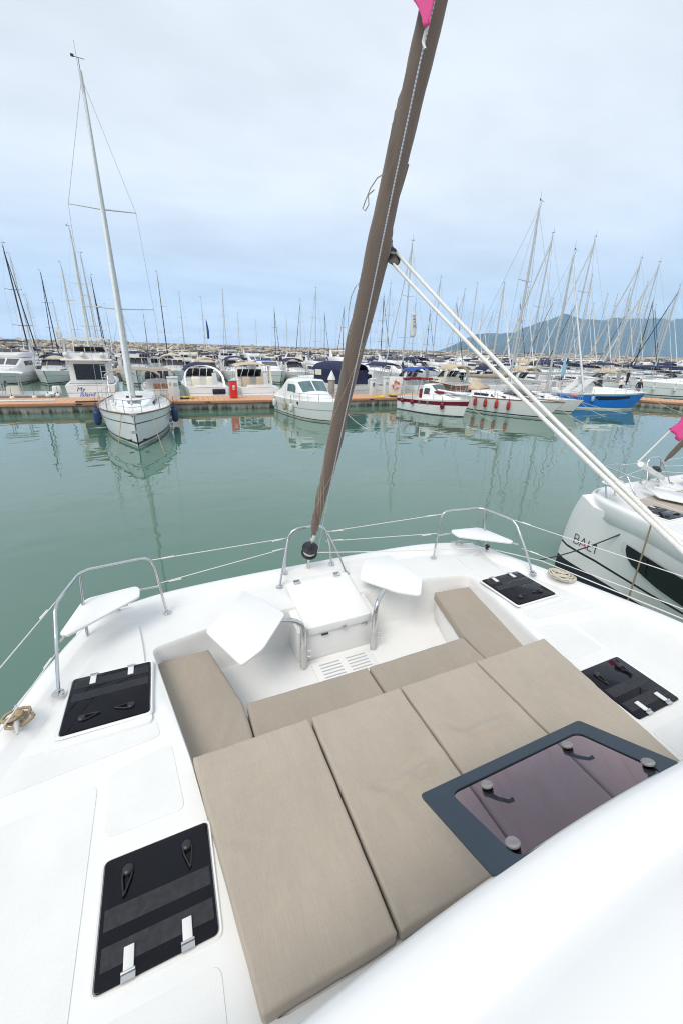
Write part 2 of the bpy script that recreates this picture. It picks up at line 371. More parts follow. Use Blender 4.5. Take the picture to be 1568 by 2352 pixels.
def text_mesh(txt, size, m, extr=.003, shear=0.):
    cu=bpy.data.curves.new('lettering','FONT'); cu.body=txt; cu.size=size; cu.extrude=extr; cu.shear=shear; cu.align_x='CENTER'; cu.align_y='CENTER'
    o=bpy.data.objects.new('tmp',cu); COL.objects.link(o); dg=bpy.context.evaluated_depsgraph_get()
    me=bpy.data.meshes.new_from_object(o.evaluated_get(dg)); bpy.data.objects.remove(o); me.materials.clear(); me.materials.append(MT[m]); return me
ONES='zeroth first second third fourth fifth sixth seventh eighth ninth tenth eleventh twelfth thirteenth fourteenth fifteenth sixteenth seventeenth eighteenth nineteenth'.split()
def ordw(n):
    if n<20: return ONES[n]
    t={2:('twentieth','twenty'),3:('thirtieth','thirty'),4:('fortieth','forty'),5:('fiftieth','fifty'),6:('sixtieth','sixty')}[n//10]
    return t[0] if n%10==0 else t[1]+'-'+ONES[n%10]
# ------------------------------------------------------------------ lettering and people meshes (made first, while the scene is small)
TXT = {'my': text_mesh('My', .42, 'canvasblue', .004, .35), 'island': text_mesh('Island', .42, 'canvasblue', .004, .35), 'twin': text_mesh('Paola II', .30, 'canvasgrey', .004, .3),
       'flag': text_mesh('MYX', .95, 'canvasgrey', .003, .0), 'N': text_mesh('N', .5, 'skyflag', .003)}
def person_mesh(pose, top, legs, shoes='cloth_dark'):
    # joints: pelvis, spine, neck, head ; arms ; legs  -- x right, y facing, z up, height 1.74
    J=[(0,0,.95,.135),(0,.0,1.15,.125),(0,.0,1.36,.145),(0,.0,1.48,.06),(0,.02,1.56,.085),(0,.025,1.66,.098),(0,.015,1.735,.055)]
    E=[(0,1),(1,2),(2,3),(3,4),(4,5),(5,6)]
    def chain(root, pts):
        a=root
        for p in pts: J.append(p); E.append((a,len(J)-1)); a=len(J)-1
    st=pose.get('stride',0.); ar=pose.get('arm',.05); bend=pose.get('bend',0.)
    for s in (-1,1):
        f=s*st
        chain(0,[(s*.10,.0,.88,.095),(s*.105,f*.5+.02,.50,.065),(s*.11,f-.04 if f<0 else f-.01,.10,.042),(s*.12,f+.10,.045,.038),(s*.12,f+.16,.04,.03)])
        g=-s*st*.7
        chain(2,[(s*.17,-.005,1.40,.062),(s*.225,g*.4-.02,1.14,.046),(s*.235,g+ar,.92,.034),(s*.232,g+ar+.02,.87,.030)])
        w=len(J)-1
        for k in range(4): chain(w,[(s*(.222+.0),g+ar+.0+.018*k,.82,.0095),(s*.215,g+ar+.005+.018*k,.775+.008*abs(k-1),.008)])
        chain(w,[(s*.205,g+ar+.055,.84,.010),(s*.20,g+ar+.07,.81,.009)])
    me=bpy.data.meshes.new('body'); me.from_pydata([(x,y,z) for x,y,z,r in J],E,[])
    o=bpy.data.objects.new('body',me); COL.objects.link(o); md=o.modifiers.new('skin','SKIN'); sb=o.modifiers.new('sub','SUBSURF'); sb.levels=1; sb.render_levels=1
    for i,(x,y,z,r) in enumerate(J): me.skin_vertices[0].data[i].radius=(r,r*(.8 if z>.9 and abs(x)<.05 and z<1.4 else 1)); me.skin_vertices[0].data[i].use_root=(i==0)
    dg=bpy.context.evaluated_depsgraph_get(); m2=bpy.data.meshes.new_from_object(o.evaluated_get(dg)); bpy.data.objects.remove(o)
    m2.materials.clear()
    for q in ('skin',top,legs,shoes,'hair'): m2.materials.append(MT[q])
    for p in m2.polygons:
        c=p.center; p.use_smooth=True
        i=0
        if c.z<.09: i=3
        elif c.z<.98 and abs(c.x)<.19: i=2
        elif c.z<1.47 and not (abs(c.x)>.185 and c.z<.95): i=1
        elif c.z>1.63 and c.y<.07: i=4
        p.material_index=i
    if bend:
        for v in m2.vertices:
            if v.co.z>.95: v.co=Matrix.Rotation(-bend,3,'X')@(v.co-Vector((0,0,.95)))+Vector((0,0,.95))
    m2.update(); return m2
PM={'stand_dark':person_mesh({'stride':.05},'cloth_dark','cloth_dark'),'stand_white':person_mesh({'stride':.04,'arm':.12},'cloth_white','cloth_dark'),
    'walk_navy':person_mesh({'stride':.24},'cloth_navy','cloth_navy'),'lean_navy':person_mesh({'stride':.10,'arm':.2,'bend':.5},'cloth_navy','cloth_navy'),'blue':person_mesh({'stride':.08},'canvasblue','cloth_navy')}
# ------------------------------------------------------------------ water, hills, breakwater
def sheet(name, x0,x1,y0,y1,z,m):
    mb=MB(m); b=mb.add([(x0,y0,z),(x1,y0,z),(x1,y1,z),(x0,y1,z)]); mb.face(b,b+1,b+2,b+3); return mb.build(name,smooth=None)
w=tag(sheet('harbour_water',-1900,8900,-1400,5500,0,'water'),kind='structure')
def hills():
    # ridge line read against the sky: (pixel x, pixel y) at the range's distance
    ridge=[(960,815),(1005,806),(1030,797),(1060,783),(1090,768),(1120,765),(1150,766),(1180,764),(1205,752),(1235,742),(1262,733),(1285,724),(1300,721),(1318,727),(1335,733),(1360,733),(1385,736),(1402,731),(1420,729),(1440,733),(1462,731),(1485,732),(1505,731),(1525,732),(1540,736),(1560,733),(1590,728),(1640,735),(1700,745),(1800,760),(1950,790)]
    D0=4200.; mb=MB('hillside'); cols=[]
    for i in range(len(ridge)-1):
        a,b=ridge[i],ridge[i+1]; n=9
        for k in range(n):
            t=k/n; cols.append((a[0]+(b[0]-a[0])*t, a[1]+(b[1]-a[1])*t))
    rows=[]; R=18
    for px,py in cols:
        p=aty(px,py,D0); H=max(4,p.z); col=[]
        d=Vector((p.x-CAM.x,p.y,0)).normalized()
        for r in range(R+1):
            t=r/R                                     # 0 shore .. 1 ridge
            back=(t-1)*1300*(.5+.5*min(1,H/350))
            q=Vector((p.x,p.y,0))+d*back
            z=H*(t**1.25)
            nz=noise.fractal(Vector((q.x*.0016,q.y*.0016,3.3)),1.,2.1,5)
            gully=noise.noise(Vector((q.x*.004,t*1.2,7.7)))
            z+=H*.16*nz*(1-t)*t*4*.5+H*.14*gully*t*(1-t)*4 + H*t*(.030*noise.noise(Vector((q.x*.0045,1,1)))+.026*noise.noise(Vector((q.x*.013,2,1)))+.014*noise.noise(Vector((q.x*.035,3,1))))
            col.append((q.x,q.y,max(-3 if r==0 else .5,z)))
        q=Vector((p.x,p.y,0))+d*900; col.append((q.x,q.y,-5))
        rows.append(col)
    mb.grid(rows); tag(mb.build('hills',smooth=60),kind='structure')
hills()
def rock_mesh(i):
    rnd=random.Random(i); bm=bmesh.new(); bmesh.ops.create_icosphere(bm,subdivisions=2 if i<8 else 1,radius=1)
    off=Vector((rnd.random()*50,rnd.random()*50,i))
    for v in bm.verts:
        k=.72+.55*noise.noise(v.co*1.1+off)+.18*noise.noise(v.co*2.7+off)
        c=v.co.normalized(); q=max(abs(c.x),abs(c.y),abs(c.z)); v.co=c*k*(.55+.45/q)*.85
        v.co.x*=1.0+.35*rnd.random(); 
    me=bpy.data.meshes.new('boulder'); bm.to_mesh(me); bm.free(); me.materials.append(MT['rock']); me.polygons.foreach_set('use_smooth',[True]*len(me.polygons)); me.set_sharp_from_angle(angle=.7); return me
def breakwater():
    Y=141.; core=MB('rock'); rows=[]
    for i in range(0,90):
        x=-70+i*4.6; j=noise.noise(Vector((x*.2,0,0)))*.25
        rows.append([(x,Y-10,-1.5),(x,Y-5.2,.6+j),(x,Y-.9,3.55+j),(x,Y+1.2,3.75+j),(x,Y+4,3.7),(x,Y+14,-1.5)])
    core.grid(rows); root=thing('breakwater','long breakwater of pale boulders closing the harbour behind all boats','breakwater',(0,0,0))
    core.build('rubble_core',root,smooth=60)
    cap=MB('concrete'); cap.box((137,Y+3.4,3.95),(430,2.2,.9)); cap.build('crest_slab',root)
    V=[rock_mesh(i) for i in range(8)]; Vs=[rock_mesh(i+8) for i in range(6)]
    rnd=random.Random(3); spots=[]
    for r in range(7):
        t=r/6; y=Y-8.6+t*8.2; z=-.4+t*4.25
        x=-62.
        while x<330:
            s=rnd.uniform(.62,1.15)*(1.0 if x<150 else 1.25); x+=s*1.45
            spots.append((x+rnd.uniform(-.3,.3),y+rnd.uniform(-.4,.4),z+rnd.uniform(-.35,.3),s,rnd.random()))
    vis=[q for q in spots if q[2]>.9 and -46<q[0]<120]; vis.sort(key=lambda q:q[0])
    near=set(map(id,vis[:300]))
    for q in vis[:300]:
        o=link('boulder',V[int(q[4]*8)%8],root,(q[0],q[1],q[2])); o.scale=(q[3],q[3]*.9,q[3]*.8); o.rotation_euler=(q[4]*9,q[4]*23,q[4]*31)
    mb=MB('rock')
    for q in spots:
        if id(q) in near: continue
        me=Vs[int(q[4]*6)%6]; R=Matrix.Rotation(q[4]*31,3,'Z')@Matrix.Rotation(q[4]*9,3,'X'); b=mb.add([Vector((q[0],q[1],q[2]))+R@Vector((v.co.x*q[3],v.co.y*q[3]*.9,v.co.z*q[3]*.8)) for v in me.vertices])
        for p in me.polygons: mb.face(*[b+i for i in p.vertices])
    # far boulders past the first three hundred: one mass
    tag(mb.build('boulder_mass',root,smooth=40),kind='stuff')
breakwater()
# ------------------------------------------------------------------ piers
def pier(label, pts, width, z, boards=True, bw=.36, seg=11.8, maxb=290):
    # pts: the edge facing the camera, left to right
    root=thing('pontoon_pier',label,'pier',(pts[0][0],pts[0][1],0)); o=Vector((pts[0][0],pts[0][1],0)); nb=0; bm0=None
    for a,b in zip(pts,pts[1:]):
        A,B2=Vector((a[0],a[1],0)),Vector((b[0],b[1],0)); d=(B2-A); Ln=d.length; d.normalize(); nrm=Vector((-d.y,d.x,0)); rz=math.atan2(d.y,d.x)
        ns=max(1,round(Ln/seg)); sl=Ln/ns
        for i in range(ns):
            c=A-o+d*(sl*(i+.5))+nrm*(width/2)
            mb=MB('concrete'); mb.box((0,0,0),(sl-.10,width-.08,z-.02+.5)); q=mb.build('concrete_float',root,bevel=.02); q.location=(c.x,c.y,(z-.14-.5)/2); q.rotation_euler=(0,0,rz)
            for sgn in (-1,1):
                mb=MB('pierkerb'); mb.box((0,0,0),(sl-.03,.07,.17)); q=mb.build('kerb_board',root,bevel=.008); cc=c+nrm*(sgn*(width/2+.01)); q.location=(cc.x,cc.y,z-.075); q.rotation_euler=(0,0,rz)
            for k in (.12,.5,.88):
                cc=A-o+d*(sl*(i+k)); mb=MB('mastdark'); mb.box((0,0,0),(.34,.02,.10)); q=mb.build('mooring_plate',root); cc=cc-nrm*.035; q.location=(cc.x,cc.y,z-.08); q.rotation_euler=(0,0,rz)
        if boards:
            k=int(Ln/bw)
            if bm0 is None:
                mb=MB('pierdeck'); mb.box((0,0,0),(bw-.018,width,.045)); bm0=mb.mesh('deck_board',bevel=.006,seg=1)
            for i in range(k):
                if nb>=maxb: break
                c=A-o+d*(bw*(i+.5))+nrm*(width/2); q=link('deck_board',bm0,root,(c.x,c.y,z+random.uniform(-.003,.003))); q.rotation_euler=(0,0,rz); nb+=1
        else:
            c=A-o+d*(Ln/2)+nrm*(width/2); mb=MB('pierdeck'); mb.box((0,0,0),(Ln,width,.05)); q=mb.build('decking',root); q.location=(c.x,c.y,z); q.rotation_euler=(0,0,rz)
    return root
PZ=.60
def pier_y(x): return 30.55-.052*(x+5) if x<30 else 28.7-.052*(x-30)-0
P1=pier('long orange decked pontoon pier nearest to the camera',[(-30,31.85),(33.0,28.55)],3.1,PZ,bw=.36,maxb=180)
P1b=pier('short orange pontoon at the right edge bending towards the camera',[(33.3,28.4),(38.4,24.6),(42.6,18.0),(46,12)],3.1,PZ,bw=.36)
P2=pier('orange pontoon pier between the middle rows of boats',[(-45,62.6),(150,61.6)],2.6,.6,boards=False,seg=20)
P3=pier('farthest orange pontoon pier before the breakwater',[(-60,92.6),(240,91.6)],2.6,.6,boards=False,seg=20)
# ------------------------------------------------------------------ boat builders (stern at y=0, bow towards +y, waterline z=0)
class Hull:
    def __init__(s, L, B, fs, fb, st=.86, tm=.4, rake=.6, full=2.3, flare=.16):
        s.L,s.B,s.fs,s.fb,s.st,s.tm,s.rake,s.full,s.flare=L,B,fs,fb,st,tm,rake,full,flare
    def w(s,t):
        if t<s.tm: k=s.st+(1-s.st)*math.sin(t/s.tm*PI/2)
        else: k=1-((t-s.tm)/(1-s.tm))**s.full
        return max(.02,k)*s.B/2
    def zs(s,t): return s.fs+(s.fb-s.fs)*(.25*t+.75*t*t)
    def p(s,t,f,sgn=1):
        z=f*s.zs(t) if f>=0 else f
        k=(1-s.flare-.28*t**4)+(s.flare+.28*t**4)*max(0,f)**.8
        if f<0: k*=max(0,1+f/.4)
        return Vector((sgn*s.w(t)*k, t*s.L-s.rake*(1-max(0,f))*t**5, z))
    def build(s, root, bands, deck='gelcoat', cockpit=None, nst=15, rail=None):
        ts=[i/(nst-1) for i in range(nst)]; ts=[1-(1-t)**1.25 for t in ts]
        if cockpit: ts=sorted(ts+[cockpit[0],cockpit[0]+.004,cockpit[1]-.004,cockpit[1]])
        fr=[-.4,-.2]+[b[0] for b in bands]+[bands[-1][1]]
        mats=['antifoul','antifoul']+[b[2] for b in bands]
        mb=MB(mats[-1])
        for sg in (-1,1):
            rows=[[s.p(t,f,sg) for f in fr] for t in ts]
            for i in range(len(fr)-1):
                mb.use(mats[i]); mb.grid([[r[i],r[i+1]] for r in rows])
        mb.use(mats[-1])
        for i in range(len(fr)-1):
            b=mb.add([s.p(0,fr[i],-1),s.p(0,fr[i],1),s.p(0,fr[i+1],1),s.p(0,fr[i+1],-1)]); mb.use(mats[i]); mb.face(b,b+1,b+2,b+3)
        mb.build('hull',root,smooth=40)
        md=MB(deck); rows=[]
        for t in ts:
            w,z,y=s.w(t),s.zs(t)-.01,s.p(t,1).y; dp=0
            if cockpit and cockpit[0]<t<cockpit[1]: dp=cockpit[2]
            row=[]
            for u in (-1,-.9,-.86,-.5,0,.5,.86,.9,1):
                zz=z+.04*(1-u*u)*(w/ (s.B/2)) - (dp if abs(u)<.88 else 0); row.append((u*w*.995,y,zz))
            rows.append(row)
        md.grid(rows); md.build('deck',root,smooth=40)
        if rail:
            for sg in (-1,1):
                mb=MB(rail); mb.tube([s.p(t,1,sg)+Vector((0,0,.01)) for t in ts],.035,6); mb.build('rub_rail',root)
        return s
    def pulpit(s, root, t0=.55, h=.55, n=4, lines=False, m='steel'):
        mb=MB(m); pts=[]
        T=[t0+(.985-t0)*i/6 for i in range(7)]
        for t in T: q=s.p(t,1,-1); pts.append(Vector((q.x*.95,q.y,q.z+h)))
        pts2=[Vector((-q.x,q.y,q.z)) for q in reversed(pts)]
        mb.tube(pts+pts2,.016,6); mb.tube([q-Vector((0,0,h*.48)) for q in pts+pts2],.010,6)
        for sg in (-1,1):
            for i in range(n):
                t=t0+(.95-t0)*i/(n-1); q=s.p(t,1,sg); mb.tube([(q.x*.95,q.y,q.z),(q.x*.95,q.y,q.z+h)],.014,6)
        mb.build('guard_rail',root)
class Cab:                                    # lofted superstructure: sections (y, half width low, half width high, z low, z high)
    def __init__(s, secs, r=.10, camber=.05): s.S=secs; s.r=r; s.cb=camber
    def sec(s,y):
        S=s.S
        for a,b in zip(S,S[1:]):
            lo,hi=(a,b) if a[0]<=b[0] else (b,a)
            if lo[0]<=y<=hi[0]+1e-6:
                t=(y-lo[0])/max(1e-6,hi[0]-lo[0]); return [lo[i]+(hi[i]-lo[i])*t for i in range(5)]
        return list(S[0] if y<S[0][0] else S[-1])
    def ring(s,y):
        _,wb,wt,zb,zt=s.sec(y); r=min(s.r,wt*.4,max(.01,(zt-zb)*.4))
        h=[(wb,zb),(wt,zt-r),(wt-r*.3,zt-r*.3),(wt-r,zt),(wt*.45,zt+s.cb*.75),(0,zt+s.cb)]
        return [(-a,y,z) for a,z in h]+[(a,y,z) for a,z in reversed(h[:-1])]
    def build(s,root,m='gelcoat',name='cabin'):
        mb=MB(m); ys=[q[0] for q in s.S]; mb.loft([s.ring(y) for y in ys]); return mb.build(name,root,smooth=42)
    def side(s,root,y0,y1,f0,f1,m='glass',name='window',sgns=(-1,1),slant=.0,off=.012):
        for sg in sgns:
            mb=MB(m); rows=[]
            for i in range(5):
                row=[]
                for f in (f0,f1):
                    y=y0+(y1-y0)*i/4+slant*(f-f0); _,wb,wt,zb,zt=s.sec(y); r=min(s.r,wt*.4,max(.01,(zt-zb)*.4))
                    row.append((sg*(wb+(wt-wb)*f+off),y,zb+(zt-r-zb)*f))
                rows.append(row)
            rows2=[[(x-sg*.03,y,z) for x,y,z in r] for r in rows]
            mb.loft([[r[0],r[1],q[1],q[0]] for r,q in zip(rows,rows2)]); mb.build(name,root,smooth=None)
    def top(s,root,y0,y1,u0,u1,m='glass',name='windscreen',off=.014):
        mb=MB(m); rows=[]
        for i in range(5):
            y=y0+(y1-y0)*i/4; _,wb,wt,zb,zt=s.sec(y); rows.append([(wt*u,y,zt+s.cb*(1-u*u)+off) for u in [u0+(u1-u0)*k/6 for k in range(7)]])
        lo=[[(x,y,z-.03) for x,y,z in r] for r in rows]
        mb.loft([r+list(reversed(q)) for r,q in zip(rows,lo)]); return mb.build(name,root,smooth=40)
def front_panes(root, W0, W1, y0, y1, z0, z1, n=3, m='greyglass', name='windscreen'):
    # raked windscreen panes from (y0,z0) half width W0 up to (y1,z1) half width W1
    for i in range(n):
        mb=MB(m); a,b=-1+2*i/n+.03,-1+2*(i+1)/n-.03
        cur=lambda u,W,y:(W*u,y-.18*u*u*(1 if y0>y1 else -1)*W)
        p=[cur(a,W0,y0)+(z0,),cur(b,W0,y0)+(z0,),cur(b,W1,y1)+(z1,),cur(a,W1,y1)+(z1,)]
        q=[(x,y-.03,z-.01) for x,y,z in p]; mb.loft([p,q]); mb.build(name,root,smooth=None)
def canopy(root, y0, y1, w, z, arch, m, name='canopy', drop=0., n=7, tilt=0., legs=True, zl=1.):
    mb=MB(m); rows=[]
    for i in range(n):
        t=i/(n-1); y=y0+(y1-y0)*t; row=[]
        e=1-(2*t-1)**4*.25
        for k in range(9):
            u=-1+k/4; row.append((u*w,y,z+tilt*t+arch*(1-u*u)*e-drop*abs(u)**6-(1-e)*.25))
        rows.append(row)
    lo=[[(x,y,q-.03) for x,y,q in r] for r in rows]
    mb.loft([r+list(reversed(q)) for r,q in zip(rows,lo)]); o=mb.build(name,root,smooth=50)
    if legs:
        for sg in (-1,1):
            f=MB('steel')
            for y,yy in ((y0+.05,y0+.35*(y1-y0)),(y1-.05,y0+.6*(y1-y0)),(y0+(y1-y0)*.5,y0+(y1-y0)*.5)): f.tube([(sg*w*.97,y,z-drop),(sg*w*1.0,yy,zl)],.014,6)
            f.build('canopy_frame',root)
    return o
def fender(loc, m, label, r=.13, h=.62, group=None, ball=False, cap=None):
    root=thing('fender',label,'fender',loc,0,group)
    mb=MB(m)
    if ball: mb.lathe([(.02,-r),(r*.5,-r*.87),(r*.87,-r*.5),(r,0),(r*.87,r*.5),(r*.5,r*.87),(.03,r)],(0,0,0),14)
    else: mb.lathe([(.02,-h/2),(r*.6,-h/2+.03),(r*.95,-h/2+.12),(r,-h/2+.2),(r,h/2-.2),(r*.95,h/2-.12),(r*.6,h/2-.03),(.03,h/2)],(0,0,0),12)
    mb.build('body',root,smooth=60)
    top=r if ball else h/2
    c=MB(cap or 'rubber'); c.lathe([(.035,top-.02),(.04,top+.03),(.02,top+.06)],(0,0,0),8); c.build('eyelet',root)
    l=MB('ropedark'); l.tube([(0,0,top+.05),(0,.02,top+.25),(0,.06,top+.5)],.012,5); l.build('lanyard',root)
    return root
def mooring(a, b, label, m='ropepale', r=.016, sag=.25, group=None):
    A,B2=Vector(a),Vector(b); pts=[A.lerp(B2,t/12)-Vector((0,0,sag*4*(t/12)*(1-t/12))) for t in range(13)]
    mb=MB(m); mb.tube([p-A for p in pts],r,6); o=mb.build('mooring_line'); o.location=A; return tag(o,label,'rope',group)
def rig(root, y, zb, H, n=2, bow=None, stern=None, m='alu', r=.085, beam=1.5, sp=.95, jib=None, boom=4., cover='canvasnavy', zboom=None, gear=True, ch=1.0):
    mb=MB(m); mb.tube([(0,y,zb),(0,y-.0,zb+(H-zb)*.6),(0,y-.05,H)],[r,r,r*.7],10); ms=mb.build('mast',root,smooth=60)
    wr=MB('wire')
    hs=[zb+(H-zb)*k for k in ([.52] if n==1 else [.33,.64] if n==2 else [.27,.5,.73])]
    tips=[]
    for i,h in enumerate(hs):
        w=sp*(1-.13*i)
        for sg in (-1,1):
            s=MB(m); s.tube([(0,y,h),(sg*w,y-.18,h+.08)],[.035,.022],6); s.build('spreader',root)
        tips.append((w,h+.08))
    for sg in (-1,1):
        pts=[(sg*beam*.92,y-.2,ch)]+[(sg*w,y-.18,h) for w,h in tips]+[(0,y-.05,H*.985)]
        wr.tube(pts,.011,4,cap=False); wr.tube([(sg*beam*.85,y-.3,ch),(0,y,hs[0])],.009,4,cap=False)
    if bow: wr.tube([bow,(0,y,H*.98)],.011,4,cap=False)
    if stern: wr.tube([stern,(0,y-.05,H)],.011,4,cap=False)
    wr.build('rigging',root,smooth=None)
    if jib and bow:
        a,b=Vector(bow)+Vector((0,0,.35)),Vector((0,y,H*.95)); j=MB(jib); pts=[a.lerp(b,t/8) for t in range(9)]; j.tube(pts,[.05]+[.085-.045*t/8 for t in range(1,9)],8); j.build('furled_jib',root,smooth=60)
    if boom:
        zb2=zboom or zb+1.1; b=MB(m); b.tube([(0,y-.1,zb2),(0,y-boom,zb2+.05)],.07,8); b.build('boom',root)
        if cover:
            c=MB(cover); pts=[(0,y-.02,zb2+.95),(0,y-.08,zb2+.5),(0,y-.5,zb2+.30),(0,y-boom*.5,zb2+.2),(0,y-boom*.97,zb2+.12)]
            c.tube(pts,[.08,.15,.20,.17,.09],10); c.build('sail_cover',root,smooth=60)
    if gear:
        g=MB('black'); g.tube([(0,y,H),(0,y+.05,H+.35)],.012,5); g.tube([(-.22,y+.05,H+.35),(.2,y+.05,H+.36)],.010,5); g.box((.2,y+.05,H+.38),(.12,.02,.09)); g.tube([(.06,y-.05,H),(.06,y-.05,H+.9)],.007,4); g.build('masthead_gear',root)
        rd=MB('offwhite')
    return ms
def sailboat(name,label,L=11.,B=3.5,fs=1.05,fb=1.35,H=15.,hullm='gelcoat',stripe='boot',cover='canvasnavy',jib='sailwhite',nsp=2,bim=None,mast='alu',group=None,mr=.085,boot='boot',hood=None,full=2.1,rake=.5,spw=.30):
    root=thing(name,label,'sailboat',group=group); h=Hull(L,B,fs,fb,.80,.42,rake,full,.14)
    h.build(root,[(0,.07,'offwhite'),(.07,.14,boot),(.14,.70,hullm),(.70,.735,stripe),(.735,1,hullm)],'gelcoat',(.03,.30,.42),rail='teak' if hullm=='gelcoat' else None)
    zd=h.zs(.5)
    c=Cab([(L*.30,B*.33,B*.29,zd-.1,zd+.42),(L*.45,B*.33,B*.28,zd-.1,zd+.44),(L*.62,B*.27,B*.21,zd-.1,zd+.33),(L*.74,B*.17,B*.10,zd,zd+.06+h.zs(.74)-zd)],.08,.05); c.build(root)
    c.side(root,L*.33,L*.46,.38,.78,'glass','window'); c.side(root,L*.48,L*.60,.40,.76,'glass','window')
    c.top(root,L*.52,L*.57,-.45,.45,'glass','deck_hatch'); c.top(root,L*.64,L*.69,-.5,.5,'greyglass','deck_hatch')
    h.pulpit(root,.80,.58,2)
    wl=MB('wire')
    for sg in (-1,1):
        T=[.05+.75*i/6 for i in range(7)]; pts=[h.p(t,1,sg) for t in T]
        for q in pts: wl.tube([(q.x*.97,q.y,q.z),(q.x*.97,q.y,q.z+.58)],.012,5)
        wl.tube([(q.x*.97,q.y,q.z+.57) for q in pts],.007,4,cap=False); wl.tube([(q.x*.97,q.y,q.z+.3) for q in pts],.006,4,cap=False)
    wl.build('lifelines',root,smooth=None)
    rig(root,L*.56,zd+.3,H,nsp,(0,L*.985,h.zs(1)+.05),(0,.1,h.zs(0)+.05),mast,mr,B/2,B*spw,jib,L*.40,cover,zd+1.25,ch=zd)
    if bim: canopy(root,L*.05,L*.24,B*.36,zd+1.75,.16,bim,'bimini',.05,zl=zd)
    if hood:
        q=MB(hood); rows=[]
        for i in range(6):
            t=i/5; y=L*.26+(L*.36-L*.26)*t; rows.append([(math.cos(a)*B*.30*(1-.1*t),y,zd+.38+math.sin(a)*(.72-.55*t*t)) for a in [PI*k/10 for k in range(11)]])
        q.grid(rows); o=q.build('spray_hood',root,smooth=60); so=o.modifiers.new('thick','SOLIDIFY'); so.thickness=.02
    wh=MB('steel')
    for sg in (-1,1): wh.tube([(sg*B*.2+.42*math.cos(a)*0+.40*math.cos(a),L*.10,zd+.35+.40*math.sin(a)) for a in [2*PI*k/14 for k in range(14)]],.018,5,closed=True)
    wh.build('steering_wheels',root)
    return root,h
def cruiser(name,label,L=9.,B=3.1,fs=.95,fb=1.35,hullm='gelcoat',lower='offwhite',style='express',can='canvasnavy',group=None,glass='greyglass',arch=True,supm='gelcoat',rail=True):
    root=thing(name,label,'motorboat',group=group); h=Hull(L,B,fs,fb,.92,.38,.9,2.6,.12)
    h.build(root,[(0,.06,lower),(.06,.13,'boot'),(.13,.60,hullm),(.60,.64,'hullgrey'),(.64,1,hullm)],'gelcoat',(.10,.38,.40))
    z=h.zs(.5)
    if style=='express':
        c=Cab([(L*.40,B*.40,B*.34,z-.05,z+.45),(L*.55,B*.38,B*.30,z-.05,z+.50),(L*.78,B*.24,B*.16,z,h.zs(.78)+.20),(L*.93,B*.09,B*.05,z+.1,h.zs(.93)+.03)],.12,.06); c.build(root,supm,'foredeck')
        front_panes(root,B*.36,B*.33,L*.56,L*.45,z+.45,z+1.15,4,glass)
        c.side(root,L*.5,L*.68,.35,.65,'glass','cabin_window')
        if arch:
            a=MB(supm); y=L*.30; 
            rings=[]
            for k in range(9):
                an=PI*k/8; x=math.cos(an)*B*.44; zz=z+.1+1.55*math.sin(an)**.55; yy=y-.55*math.sin(an)
                rings.append([(x-.05,yy-.25,zz-.04),(x+.05,yy-.25,zz+.04),(x+.05,yy+.25,zz+.06),(x-.05,yy+.25,zz-.02)])
            a.loft(rings); a.build('radar_arch',root,smooth=50)
            r=MB('offwhite'); r.lathe([(.25,0),(.3,.05),(.28,.16),(.1,.22)],(0,L*.25,z+1.7),14); r.build('radar_dome',root)
        if can: canopy(root,L*.18,L*.50,B*.40,z+1.55,.28,can,'canopy',.22,zl=z)
    elif style=='fly':
        c=Cab([(L*.20,B*.42,B*.40,z-.1,z+1.45),(L*.40,B*.42,B*.39,z-.1,z+1.5),(L*.52,B*.40,B*.36,z-.1,z+1.42),(L*.66,B*.34,B*.28,z-.05,z+.62),(L*.86,B*.16,B*.10,z,h.zs(.86)+.14)],.14,.06); c.build(root,supm,'saloon')
        c.side(root,L*.24,L*.50,.50,.86,'glass','saloon_window',slant=.15); c.top(root,L*.535,L*.64,-.86,-.06,'greyglass'); c.top(root,L*.535,L*.64,.06,.86,'greyglass')
        f=Cab([(L*.12,B*.40,B*.42,z+1.52,z+2.05),(L*.30,B*.41,B*.43,z+1.52,z+2.12),(L*.46,B*.37,B*.36,z+1.52,z+2.10),(L*.52,B*.30,B*.24,z+1.50,z+1.80)],.06,.0); f.build(root,supm,'flybridge')
        front_panes(root,B*.33,B*.30,L*.47,L*.44,z+2.08,z+2.45,3,glass)
        a=MB(supm)
        for sg in (-1,1): a.loft([[(sg*B*.40-.05,L*.16,z+2.0),(sg*B*.40+.05,L*.16,z+2.0),(sg*B*.40+.05,L*.25,z+2.0),(sg*B*.40-.05,L*.25,z+2.0)],[(sg*B*.34-.05,L*.10,z+3.0),(sg*B*.34+.05,L*.10,z+3.0),(sg*B*.34+.05,L*.15,z+3.0),(sg*B*.34-.05,L*.15,z+3.0)]])
        a.box((0,L*.125,z+3.0),(B*.72,.35,.10)); a.build('radar_arch',root)
        dk=MB('glass'); dk.box((0,L*.198,z+.72),(B*.60,.03,1.1)); dk.build('saloon_door',root)
        if can: canopy(root,L*.14,L*.42,B*.38,z+3.3,.14,can,'bimini',.05,zl=z+2.1)
    elif style=='cabin':
        c=Cab([(L*.30,B*.38,B*.36,z-.1,z+1.05),(L*.44,B*.38,B*.35,z-.1,z+1.10),(L*.56,B*.36,B*.31,z-.1,z+.50),(L*.80,B*.22,B*.14,z,h.zs(.8)+.16),(L*.93,B*.09,B*.05,z+.1,h.zs(.93)+.03)],.10,.05); c.build(root,supm,'cabin')
        c.side(root,L*.32,L*.43,.45,.86,'glass','window',slant=.08); c.top(root,L*.455,L*.545,-.82,.82,'greyglass')
        if can: canopy(root,L*.08,L*.31,B*.36,z+1.05,.12,can,'canopy',.05,zl=z)
    if rail: h.pulpit(root,.52,.55,5)
    return root,h
